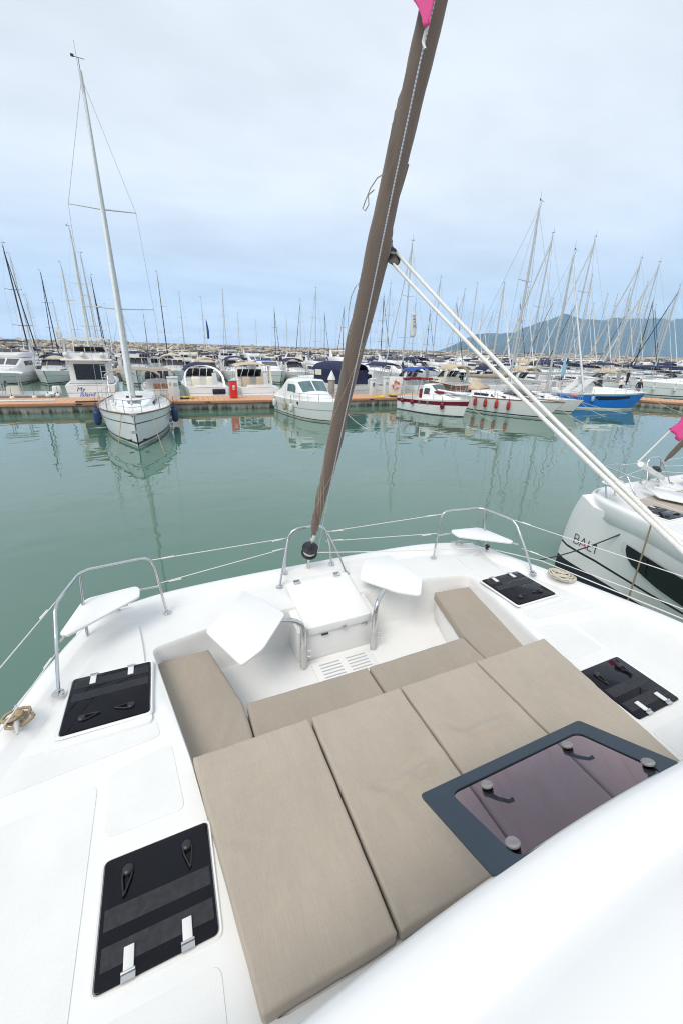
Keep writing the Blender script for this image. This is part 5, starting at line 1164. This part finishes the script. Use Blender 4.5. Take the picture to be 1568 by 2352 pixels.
    # the two hulls under it
    for sg in (-1,1):
        hm=MB('gelcoat'); lev=[-.5,0,.30,.55,.585,.63,.95,1.3,1.52,1.68,1.765,1.79]; ms=['antifoul','antifoul','gelcoat','gelcoat','boot','gelcoat','gelcoat','gelcoat','gelcoat','gelcoat','gelcoat']
        rows=[]
        for z in lev:
            ys=4.24-.05*max(0,z-.3)-.20*max(0,z-.9)**2-(.05 if z>1.7 else 0)-(.10 if z>1.75 else 0); loop=[]; base=2.30
            Yo=[-6.5,-3,-1,0,.8,1.6,2.2]+[2.2+(ys-2.2)*k/9 for k in range(1,10)]
            ex=2.4+.9*max(0,min(1,z/1.5)); zf=lambda y:min(z,1.60)+max(0,z-1.60)*ss(3.62,3.86,y)
            kk=lambda y:1 if y<=2.2 else math.sqrt(max(0,1-((y-2.2)/(ys-2.2))**ex))
            for y in Yo:
                xx=hull_x(y,max(0,z))+(.014 if z>1.4 else 0)-(.03 if z>1.7 else 0)-(.12 if z>1.78 else 0)
                if z<0: xx=2.4
                loop.append((sg*(base+(xx-base)*kk(y)),y,zf(y)))
            for y in reversed(Yo[:-1]):
                xi=1.72+.1*max(0,1-z) if z>=0 else 2.1; xi+=(.1 if z>1.7 else 0); loop.append((sg*(base+(xi-base)*kk(y)),y,zf(y)))
            rows.append(loop)
        for i in range(len(lev)-1): hm.use(ms[i]); hm.grid([rows[i],rows[i+1]],True)
        hm.use('gelcoat'); b=hm.add(rows[-1]); hm.face(*[b+i for i in range(len(rows[-1]))]); hm.use('antifoul'); b=hm.add(rows[0]); hm.face(*[b+i for i in range(len(rows[0]))]); hl=hm.build('hull',r,smooth=45)
        # dark hull window and its pale surround
        win=[(2.80,1.26),(2.76,1.10),(2.62,.95),(2.1,.80),(1.0,.66),(-.8,.58),(-2.2,.64),(-2.6,.80),(-2.0,1.04),(-.6,1.15),(1.2,1.22)]
        for nm,mt_,gr,off in (('window_surround','offwhite',1.06,.006),('hull_window','glass',1.,.012)):
            cxm=sum(p[0] for p in win)/len(win); czm=sum(p[1] for p in win)/len(win)
            m=MB(mt_); P=[]
            for i,(y,z) in enumerate(win):
                a,b2=win[i],win[(i+1)%len(win)]
                for k in range(4): t=k/4; yy,zz=a[0]+(b2[0]-a[0])*t,a[1]+(b2[1]-a[1])*t; sc=(gr-1)*.6; yy+=(.08 if yy>cxm else -.08)*(gr>1); zz+=(.035 if zz>czm-.0 else -.035)*(gr>1); P.append((sg*(hull_x(yy,zz)+off),yy,zz))
            b=m.add(P); cc=m.add([(sg*(hull_x(cxm,czm)+off),cxm,czm)]); 
            # strips along y so that the patch follows the side
            m=MB(mt_); ysr=[2.35 if gr==1 else 2.42]; Ys=[-2.6+(2.80+2.6)*(1-(1-k/30)**1.6) for k in range(31)]; up,lo_=[],[]
            tt=sorted([(p[0],p[1]) for p in (win[0],win[10],win[9],win[8],win[7])]); tl=sorted([(p[0],p[1]) for p in win[:8]])
            rws=[]
            for y in Ys:
                zu,zl_=lerp_tab(tt,y)+(.03 if gr>1 else 0),lerp_tab(tl,y)-(.03 if gr>1 else 0); rws.append([(sg*(2.30+(hull_x(y,zl_+(zu-zl_)*k/3)-2.30)*(1 if y<=2.2 else math.sqrt(max(0,1-((y-2.2)/1.98)**3.0)))+off),y+( .05 if gr>1 and y>2.75 else 0),zl_+(zu-zl_)*k/3) for k in range(4)])
            m.grid(rws); m.build(nm,hl,smooth=60)
        # name on the bow, drawn as strokes
        def stroke(pts,w,mt_,nm='name_lettering'):
            m=MB(mt_)
            for (u0,v0),(u1,v1) in zip(pts,pts[1:]):
                L=math.hypot(u1-u0,v1-v0); nx,ny=-(v1-v0)/L*w/2,(u1-u0)/L*w/2; q=[]
                for u,v in ((u0+nx,v0+ny),(u1+nx,v1+ny),(u1-nx,v1-ny),(u0-nx,v0-ny)):
                    y=3.86-u if sg<0 else 3.3+u; z=.74+v; ys=4.24-.05*max(0,z-.3)-.20*max(0,z-.9)**2; k=1 if y<=2.2 else math.sqrt(max(0,1-((y-2.2)/(ys-2.2))**(2.4+.9*z/1.5))); xx=2.30+(hull_x(y,z)-2.30)*k; q.append((sg*(xx+.008),y,z))
                b=m.add(q); m.face(b,b+1,b+2,b+3)
            m.build(nm,hl,smooth=None)
        W_=.016
        stroke([(0,.005),(0,.20),(.07,.20),(.095,.18),(.095,.135),(.075,.112),(0,.112)],W_,'black'); stroke([(.075,.112),(.11,.09),(.11,.03),(.08,.007),(0,.007)],W_,'black')
        stroke([(.14,.0),(.215,.20),(.29,.0)],W_,'black'); stroke([(.185,.055),(.27,.06),(.30,.0)],W_*1.2,'pink','name_accent')
        stroke([(.33,.20),(.33,.007),(.42,.007)],W_,'black'); stroke([(.41,.11),(.49,.20),(.49,.0)],W_,'black')
    pl=MB('gelcoat'); pl.box((0,-1.3,1.12),(4.2,10.2,.05)); pl.build('bridgedeck_underside',r)
    return r
US=catamaran('white catamaran foredeck with sunken lounge in the foreground')
KIDS[US.name]=list(US.children)
for c in US.children: KIDS[c.name]=list(c.children)
NBX,NBY=8.30,.88
NB=dup(US,(NBX,NBY,0),0,'white neighbouring catamaran with black hull window and bow lettering at right')
# ------------------------------------------------------------------ the opened window flap over the sunbed
def flap():
    r=thing('window_flap','opened smoked windscreen flap with dark frame resting over the sunbed','window',(0,.5,2.58))
    P0,P1=Vector((0,.945,2.345)),Vector((0,.45,2.625)); u=Vector((1,0,0)); v=(P0-P1); v.normalize(); n=u.cross(v); n=-n if n.z<0 else n; O=Vector(r.location)
    def pt(a,b,h=0): return tuple(P1+u*a+v*b+n*h-O)
    Ln=(P0-P1).length
    outer=round_poly([(-.595,.05),(-.56,Ln),(.495,Ln),(.46,.05)],.02,3); inner=round_poly([(-.475,.058),(-.445,Ln-.075),(.385,Ln-.075),(.355,.058)],.05,5)
    while len(inner)<len(outer): inner.append(inner[-1])
    f=MB('slate'); k=len(outer); O2=round_poly([(-.595,.05),(-.56,Ln),(.495,Ln),(.46,.05)],.02,5); I2=inner
    f.grid([[pt(a,b,.006) for a,b in O2],[pt(a,b,.006) for a,b in I2],[pt(a,b,-.006) for a,b in I2],[pt(a,b,-.006) for a,b in O2],[pt(a,b,.006) for a,b in O2]],True); f.build('dark_border',r,smooth=30)
    g=MB('smoked'); b=g.add([pt(a,c,.0) for a,c in I2]); g.face(*[b+i for i in range(len(I2))]); g.build('smoked_pane',r,smooth=None)
    for px,py,dx,dy in ((1118,1808,.05,-.07),(1302,1716,.05,-.07),(1488,1757,-.06,-.03),(1178,1943,.04,.05)):
        d=ray(px,py); t=(P1-CAM).dot(n)/d.dot(n); c=CAM+d*t; w=c-P1; a,b=w.dot(u),w.dot(v)
        k=MB('knob'); k.lathe([(.026,0),(.028,.008),(.022,.014),(.006,.013),(.003,.010)],pt(a,b,.006),20,n); k.build('bolt_cap',r,smooth=40)
        k=MB('plastic'); k.lathe([(.024,0),(.024,.022)],pt(a,b,-.030),14,n); p0=Vector(pt(a,b,-.032)); k.tube([p0,p0+u*dx*.5+v*dy*.5-n*.012,p0+u*dx+v*dy-n*.014,p0+u*dx*1.35+v*dy*1.2-n*.004],[.011,.009,.008,.009],8); k.build('lever',r,smooth=60)
flap()
# ------------------------------------------------------------------ cushions
def cushion(name,label,left,right,z0,th,m,nu=30,nv=40,rad=.020,seed=0,creases=(),group=None):
    # left/right: polylines (x,y) from the aft edge to the forward edge
    def poly(pl,v):
        d=[0]
        for a,b in zip(pl,pl[1:]): d.append(d[-1]+math.dist(a,b))
        s=v*d[-1]
        for i in range(len(pl)-1):
            if s<=d[i+1]+1e-9: t=(s-d[i])/(d[i+1]-d[i]); return Vector(pl[i]).lerp(Vector(pl[i+1]),t)
        return Vector(pl[-1])
    def samples(n,ln):
        e=[0,.12,.3,.55,.8,1.0,1.5]; k=rad/ln; a=[q*k for q in e]; mid=[a[-1]+(1-2*a[-1])*i/n for i in range(1,n)]; return a+mid+[1-q for q in reversed(a)]
    cx=sum(p[0] for p in left+right)/len(left+right); cy=sum(p[1] for p in left+right)/len(left+right)
    wid=(poly(right,.5)-poly(left,.5)).length; lng=(poly(left,1)-poly(left,0)).length
    U,V=samples(nu,wid),samples(nv,lng); mb=MB(m); rows=[]; sd=Vector((seed*3.1,seed*1.7,seed))
    for v in V:
        row=[]
        for u in U:
            a,b=poly(left,v),poly(right,v); p=a.lerp(b,u); du=min(u,1-u)*wid; dv=min(v,1-v)*lng
            # round plan corners a little
            if du<rad and dv<rad:
                q=Vector((rad-du,rad-dv)); 
                if q.length>rad: s=rad/q.length; p=p+(b-a).normalized()*((q.x*(1-s))*(1 if u<.5 else -1))+Vector((0,1))*((q.y*(1-s))*(1 if v<.5 else -1)); du=rad-q.x*s; dv=rad-q.y*s
            f=lambda d:0 if d>=rad else rad-math.sqrt(max(0,rad*rad-(rad-d)**2))
            e=max(f(du),f(dv)); soft=min(1,min(du,dv)/.12)
            z=z0+th-e+.013*soft*noise.noise(Vector((p.x*2.2,p.y*2.6,0))+sd)+.0055*soft*noise.noise(Vector((p.x*8,p.y*4,4))+sd)+.0022*max(0,1-min(du,dv)/.16)*noise.noise(Vector((p.x*26,p.y*26,2))+sd)*(1 if min(du,dv)>.004 else 0)
            z+=.0018*noise.noise(Vector((p.x*22,p.y*22,9))+sd)*(1 if soft<.7 else 0)
            for (qx,qy,ang,ln_,wd,h) in creases:
                dx,dy=p.x-qx,p.y-qy; s_=dx*math.cos(ang)+dy*math.sin(ang); t_=-dx*math.sin(ang)+dy*math.cos(ang)+.06*math.sin(s_*9)*.3
                z+=2.4*h*math.exp(-(s_/ln_)**2)*(math.exp(-(t_/wd)**2)-.55*math.exp(-((t_-wd*1.6)/wd)**2))
            jx=.0035*noise.noise(Vector((p.y*7,seed,1)))*(1-soft); jy=.0035*noise.noise(Vector((p.x*7,seed,5)))*(1-soft); row.append((p.x-cx+jx,p.y-cy+jy,z-z0))
        rows.append(row)
    mb.grid(rows)
    per=[rows[0][i] for i in range(len(U))]+[r[-1] for r in rows[1:]]+[rows[-1][i] for i in range(len(U)-2,-1,-1)]+[r[0] for r in reversed(rows[1:-1])]
    mb.grid([per,[(x,y,.02) for x,y,z in per],[(x*.985,y*.985,0) for x,y,z in per]],True); b=mb.add([(x*.985,y*.985,0) for x,y,z in per]); mb.face(*[b+i for i in range(len(per))])
    o=mb.build(name,smooth=60); o.location=(cx,cy,z0); return tag(o,label,'cushion',group)
YF,YA=1.955,.73
CR4=((),)
cushion('sunbed_cushion','leftmost of the four large beige sunbed cushions, beside left rear hatch',[(-1.372,YA),(-1.535,YF)],[(-.757,YA),(-.757,YF)],1.725,.105,'fabric',seed=1,creases=((-1.15,1.58,.45,.14,.03,.007),(-1.25,1.72,.2,.1,.03,.004),(-1.38,1.35,-.2,.06,.02,.005)))
cushion('sunbed_cushion','large beige sunbed cushion second from left, reaching under the window flap',[(-.742,YA),(-.742,YF)],[(-.017,YA),(-.017,YF)],1.725,.105,'fabric',seed=2,creases=((-.28,1.32,.25,.18,.035,.014),(-.55,1.30,-.5,.10,.03,.007)))
cushion('sunbed_cushion','large beige sunbed cushion third from left with deep crease before window flap',[(-.003,YA),(-.003,YF)],[(.727,YA),(.727,YF)],1.725,.105,'fabric',seed=3,creases=((.35,1.42,.1,.20,.035,.014),(.15,1.45,-.5,.10,.03,.008)))
cushion('sunbed_cushion','rightmost of the four large beige sunbed cushions',[(.741,YA),(.741,YF)],[(1.372,YA),(1.535,YF)],1.725,.105,'fabric',seed=4,creases=((1.2,1.6,.5,.14,.03,.007),))
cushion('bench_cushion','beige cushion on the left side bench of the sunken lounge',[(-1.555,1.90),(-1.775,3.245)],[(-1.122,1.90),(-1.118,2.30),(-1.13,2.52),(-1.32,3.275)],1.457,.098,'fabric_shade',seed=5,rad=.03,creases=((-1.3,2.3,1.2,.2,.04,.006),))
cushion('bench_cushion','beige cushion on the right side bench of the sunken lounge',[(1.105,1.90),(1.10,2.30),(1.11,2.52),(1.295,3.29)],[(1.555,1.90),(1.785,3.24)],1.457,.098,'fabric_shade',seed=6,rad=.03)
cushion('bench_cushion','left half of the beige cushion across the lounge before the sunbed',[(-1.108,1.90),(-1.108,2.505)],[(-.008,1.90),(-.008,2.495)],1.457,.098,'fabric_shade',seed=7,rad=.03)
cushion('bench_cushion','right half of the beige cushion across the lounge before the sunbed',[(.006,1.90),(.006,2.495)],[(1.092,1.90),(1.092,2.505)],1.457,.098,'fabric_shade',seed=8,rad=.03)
# sun pad covering the neighbour's lounge
pad=MB('fabric'); pp=round_poly([(-1.60,.9),(-1.86,3.36),(-.6,3.56),(.6,3.56),(1.86,3.36),(1.60,.9)],.05,3); pad.prism(pp,lambda x,y:zd(x,y)+.006,lambda x,y:zd(x,y)+.05,top_in=.01); o=pad.build('lounge_cover',bevel=.01); o.location=(NBX,NBY,0); tag(o,'flat beige pad covering the lounge of neighbouring catamaran','cover')
# ------------------------------------------------------------------ furled headsail with its lines
def headsail():
    A,Bv=Vector((0,4.06,2.05)),Vector((0,2.29,5.79)); ax=(Bv-A).normalized(); s0=A+ax*.16; e0=A+ax*9.0
    r=thing('furled_headsail','taupe headsail rolled tightly round the forestay','sail',tuple(A)); m=MB('sunsail'); n=200; seg=40; rows=[]
    u0=Vector((1,0,0)); w0=ax.cross(u0).normalized()
    def RS(d,a):                              # radius of the roll, d metres up from its foot, at the angle a: a lap edge winds round it
        R=.022+.030*ss(0,.25,d)+.018*ss(.3,1.6,d)-.020*ss(4.2,8.5,d)+.008*ss(2.1,2.6,d)-.012*ss(2.95,3.3,d)
        ph=((a+d*4.4+.5*math.sin(d*2.1))%(2*PI))/(2*PI); rr=R*(.86+.24*ph)+.0035*noise.noise(Vector((math.cos(a)*2,math.sin(a)*2,d*7)))+.0025*noise.noise(Vector((math.cos(a+d*5)*5,math.sin(a+d*5)*5,d*3)))
        if d<1.1: rr+=.004*math.sin(d*55+a*2)*(1-d/1.1)
        return rr
    for i in range(n):
        t=i/(n-1); d=t*(e0-s0).length if t<.5 else 0; d=(e0-s0).length*(t**1.5); c=s0+ax*d-A
        rows.append([c+u0*(RS(d,2*PI*k/seg)*math.cos(2*PI*k/seg))+w0*(RS(d,2*PI*k/seg)*math.sin(2*PI*k/seg)) for k in range(seg)])
    m.loft(rows); m.build('rolled_sail',r,smooth=70)
    # zigzag seams winding round it
    for ph,d0,d1,pitch in ((.3,.15,2.3,-3.4),(2.4,.2,2.2,3.2),(4.4,.4,2.4,-3.0),(1.4,.9,2.7,2.6),(5.2,.3,1.9,-2.8)):
        q=MB('canvasbeige'); pts=[]
        for i in range(200):
            d=d0+(d1-d0)*i/199; a=ph+pitch*(d-d0)+.05*(1 if i%2 else -1); R=RS(d,a)+.0012; c=s0+ax*d-A; pts.append(c+u0*(R*math.cos(a))+w0*(R*math.sin(a)))
        q.tube(pts,.0020,4); q.build('stitched_seam',r)
    q=MB('sunsail'); pts=[]
    for i in range(50):
        d=2.55+1.0*i/49; a=3.5-2.6*i/49-1.2; R=.079-.012*ss(2.95,3.3,d); pts.append(ax*d+u0*(R*math.cos(a))+w0*(R*math.sin(a)))
    q.tube(pts,.006,6); q.build('leech_edge',r,smooth=60)
    q=MB('steel'); q.tube([(0,0,0),ax*.2],.014,8); q.build('foil_end',r)
    q=MB('ropewhite'); q.tube([ax*.10,ax*.17+Vector((.004,-.01,0)),ax*.28],[.020,.026,.016],8); q.build('tack_lashing',r,smooth=60)
    g=MB('offwhite')
    c=atx(822,662,-.045)-A; g.box((0,0,0),(.045,.004,.05)); o=g.build('label_patch',r); o.location=c+Vector((-.01,-.055,0)); o.rotation_euler=(-.45,0,.35)
    g=MB('steel'); g.lathe([(.010,0),(.014,.003),(.014,.006),(.007,.006)],(0,0,0),14,(0,-1,.3)); o=g.build('grommet',r); o.location=atx(840,676,.0)-A+Vector((0,-.075,0))
    # small cord loop
    q=MB('ropepale'); P=[atx(x,y,-.06)-A for x,y in ((880,400),(866,408),(850,432),(838,462),(832,480),(838,484),(846,470),(845,448),(858,436))]; q.tube(P,.0038,6); q.build('cord_loop',r,smooth=60)
    q=MB('ropepale'); P=[atx(x,y,-.065)-A for x,y in ((818,655),(806,680),(800,715),(798,760),(802,768))]; q.tube(P,.0028,6); q.build('tell_cord',r,smooth=60)
    return A,ax
A,ax=headsail()
# striped spare halyard beside the sail
hp=[atx(x,y,X) for x,y,X in ((730,1268,.03),(737,1232,-.01),(760,1110,-.05),(792,955,-.075),(848,700,-.085),(905,420,-.085),(962,150,-.08),(1004,-30,-.07),(1060,-330,-.06))]
m=MB('halyard'); m.tube([p-hp[0] for p in hp],.0042,8); o=m.build('striped_halyard',smooth=60); o.location=hp[0]; tag(o,'thin white and blue flecked line running beside the furled sail','rope')
kn=MB('ropewhite'); P=[atx(x,y,-.09) for x,y in ((980,62),(974,82),(971,104),(976,113),(970,96),(976,72),(982,60))]; kn.tube([p-P[0] for p in P],.006,6); o=kn.build('rope_knot',smooth=60); o.location=P[0]; tag(o,'white knotted cord holding the pink flag above','rope')
def flag(pts,label,wave=.01):
    # pts: four corners a,b (top) c,d (bottom)
    a,b,c,d=pts; m=MB('pink'); n=10; rows=[]
    for i in range(n+1):
        s=i/n; l=a.lerp(d,s); q=b.lerp(c,s); rows.append([l.lerp(q,k/n)-a+Vector((0,wave*math.sin(k*.9+i*.7),0)) for k in range(n+1)])
    m.grid(rows); o=m.build('pink_flag',smooth=70); o.location=a; o.modifiers.new('thick','SOLIDIFY').thickness=.003; return tag(o,label,'flag')
tp=lambda x,y:atx(x,y,-.10)
flag([tp(915,-60),tp(1014,-80),tp(984,56),tp(977,62)],'pink triangular flag tied to the line at top of picture')
# ------------------------------------------------------------------ sheet block and the two white sheets
def sheets():
    c=atx(900,590,.10); r=thing('sheet_block','black pulley block shackled to the right side of furled sail','block',tuple(c))
    ux=(atr(1200,905,2.9)-c).normalized(); n=ux.cross((c-CAM).normalized()).normalized(); fw=(CAM-c).normalized()
    for s in (-1,1):
        m=MB('plastic'); P=[]
        for k in range(16):
            a=2*PI*k/16; P.append((.034*math.cos(a)*1.0,.060*math.sin(a)*(1.15 if math.sin(a)>0 else .9)))
        tt=lambda q,h:tuple(ux*(q[0]*.9)+n*(-q[1]*.9)*-1*.0+ (CU*q[1]+CR*q[0])*1.0+fw*h)
        m.loft([[tt(q,s*.018) for q in P],[tt((q[0]*.9,q[1]*.9),s*.026) for q in P]]); m.build('cheek',r,smooth=40)
    m=MB('hullgrey'); m.lathe([(.030,-.014),(.022,0),(.030,.014)],(0,0,0),16,fw); m.build('sheave',r)
    m=MB('steel'); k=CU*.062-CR*.010; m.tube([k+CR*(.016*math.cos(a))-Vector((0,0,0))+CU*(.022*math.sin(a)) for a in [2*PI*j/14 for j in range(14)]],.005,6,closed=True); m.build('shackle',r,smooth=60)
    m=MB('rubber'); k=CU*.10-CR*.022; m.tube([k+CR*(.020*math.cos(a))+CU*(.030*math.sin(a)) for a in [2*PI*j/14 for j in range(14)]],.006,6,closed=True); m.build('soft_shackle',r,smooth=60)
    for (sx,sy),(ex,ey),rad,lab in (((904,579),(1585,1238),1.9,'upper of two thick white sheets running from block to lower right'),((899,599),(1585,1250),1.86,'lower of two thick white sheets running from block to lower right')):
        a=c+CR*((sx-900)/915*3.6)-CU*((sy-590)/915*3.6); e_=atr(ex,ey,rad); d=e_-a; e2=a+d*1.45
        pts=[a.lerp(e2,t/24)-Vector((0,0,.05*4*(t/24)*(1-t/24))) for t in range(25)]
        m=MB('ropewhite'); m.tube([p-a for p in pts],.0098,10); o=m.build('sheet_rope',smooth=60); o.location=a; tag(o,lab,'rope')
sheets()
# ------------------------------------------------------------------ ropes on the cleats
def ropecoil(c,label,R,n,m,seed,lift=.03,r=.009):
    rnd=random.Random(seed); pts=[]
    for k in range(n*14):
        a=k/14*2*PI; q=k/(n*14); rr=R*(.62+.38*math.sin(a*.37+seed)+.12*rnd.random()); pts.append((rr*math.cos(a)*1.25,rr*math.sin(a)*.75+.02*math.sin(a*.21),lift*(.3+1.1*abs(math.sin(a*.31+seed)))*(1.3-.5*rr/R)+.014*rnd.random()))
    mb=MB(m); mb.tube(pts,r,7); o=mb.build('coiled_rope',smooth=60); o.location=c; return tag(o,label,'rope')
ropecoil((2.60,2.66,zd(2.6,2.66)+.07),'beige rope coil on the right hand deck cleat of foreground catamaran',.11,8,'ropepale',3,.05,.011).rotation_euler=(0,0,-1.1)
ropecoil((-2.60,2.66,zd(2.6,2.66)+.075),'brown rope wound round the left deck cleat of foreground catamaran',.062,6,'rope',5,.05,.011).rotation_euler=(0,0,.4)
# neighbour's lines and flag
def nside(px,py,X=None):
    X=X or NBX-2.75
    for k in range(6):
        p=atx(px,py,X); X=NBX-hull_x(min(3.3,p.y-NBY),max(0,p.z))
    return p
a=nside(1520,1196); b=nside(1241,1285,NBX-2.4); c=nside(1410,1230)
mooring(at(1498,1193,1.78),at(1234,1287,.25)+Vector((0,0,0)),'black mooring rope slanting across the bow of neighbouring catamaran','ropedark',.012,.10)
mooring(nside(1508,1204)+Vector((-.16,0,.05)),nside(1446,1400)+Vector((-.14,0,-.3)),'brown twisted rope hanging down side of neighbouring catamaran','rope',.013,-.05)
pf=[atx(x,y,NBX-.9) for x,y in ((1645,905),(1690,960),(1558,1012),(1538,988))]
flag([atx(1590,930,NBX-1.2),atx(1680,950,NBX-1.2),atx(1557,1014,NBX-1.2),atx(1537,986,NBX-1.2)],'bright pink flag at right edge above neighbouring catamaran',.03)
q0,q1=atx(1538,988,NBX-1.2),atx(1462,1062,NBX-1.9); m=MB('ropewhite'); m.tube([(0,0,0),q1-q0],.008,6); m.tube([Vector((.02,0,.0)),q1-q0+Vector((.03,0,.0))],.008,6); o=m.build('flag_line'); o.location=q0; tag(o,'pale double line holding the pink flag at right edge','rope')
bs=MB('gelcoat'); s0=atx(1470,1066,NBX-1.9); s1=at(1520,1098,1.78); bs.tube([(0,0,0),s1-s0],.05,10); o=bs.build('bow_pole',smooth=60); o.location=s0; tag(o,'short white pole on the bow of neighbouring catamaran','pole')
# rolled sail over the neighbour's furler
n0,n1=Vector((NBX,4.06+NBY,2.05)),Vector((NBX,2.29+NBY,5.79)); m=MB('sunsail'); m.tube([Vector((0,0,0))+(n1-n0)*t for t in (.04,.08,.2,.5,1.,1.6)],[.02,.05,.06,.07,.065,.05],12); o=m.build('furled_headsail',smooth=60); o.location=n0; tag(o,'rolled headsail rising from the neighbouring catamaran bow','sail')
# ------------------------------------------------------------------ the hazy air between here and the hills
hz=MB('gelcoat'); hz.box((3500,2050,319),(11000,7100,640)); o=hz.build('haze',smooth=None); tag(o,kind='stuff'); o.data.materials.clear()
hm=bpy.data.materials.new('haze'); hm.use_nodes=True; t=hm.node_tree
for n_ in list(t.nodes): t.nodes.remove(n_)
ho=t.nodes.new('ShaderNodeOutputMaterial'); pv=t.nodes.new('ShaderNodeVolumePrincipled'); pv.inputs['Color'].default_value=(.50,.74,1.0,1); pv.inputs['Density'].default_value=HAZE; pv.inputs['Anisotropy'].default_value=.1
t.links.new(pv.outputs[0],ho.inputs['Volume']); o.data.materials.append(hm)
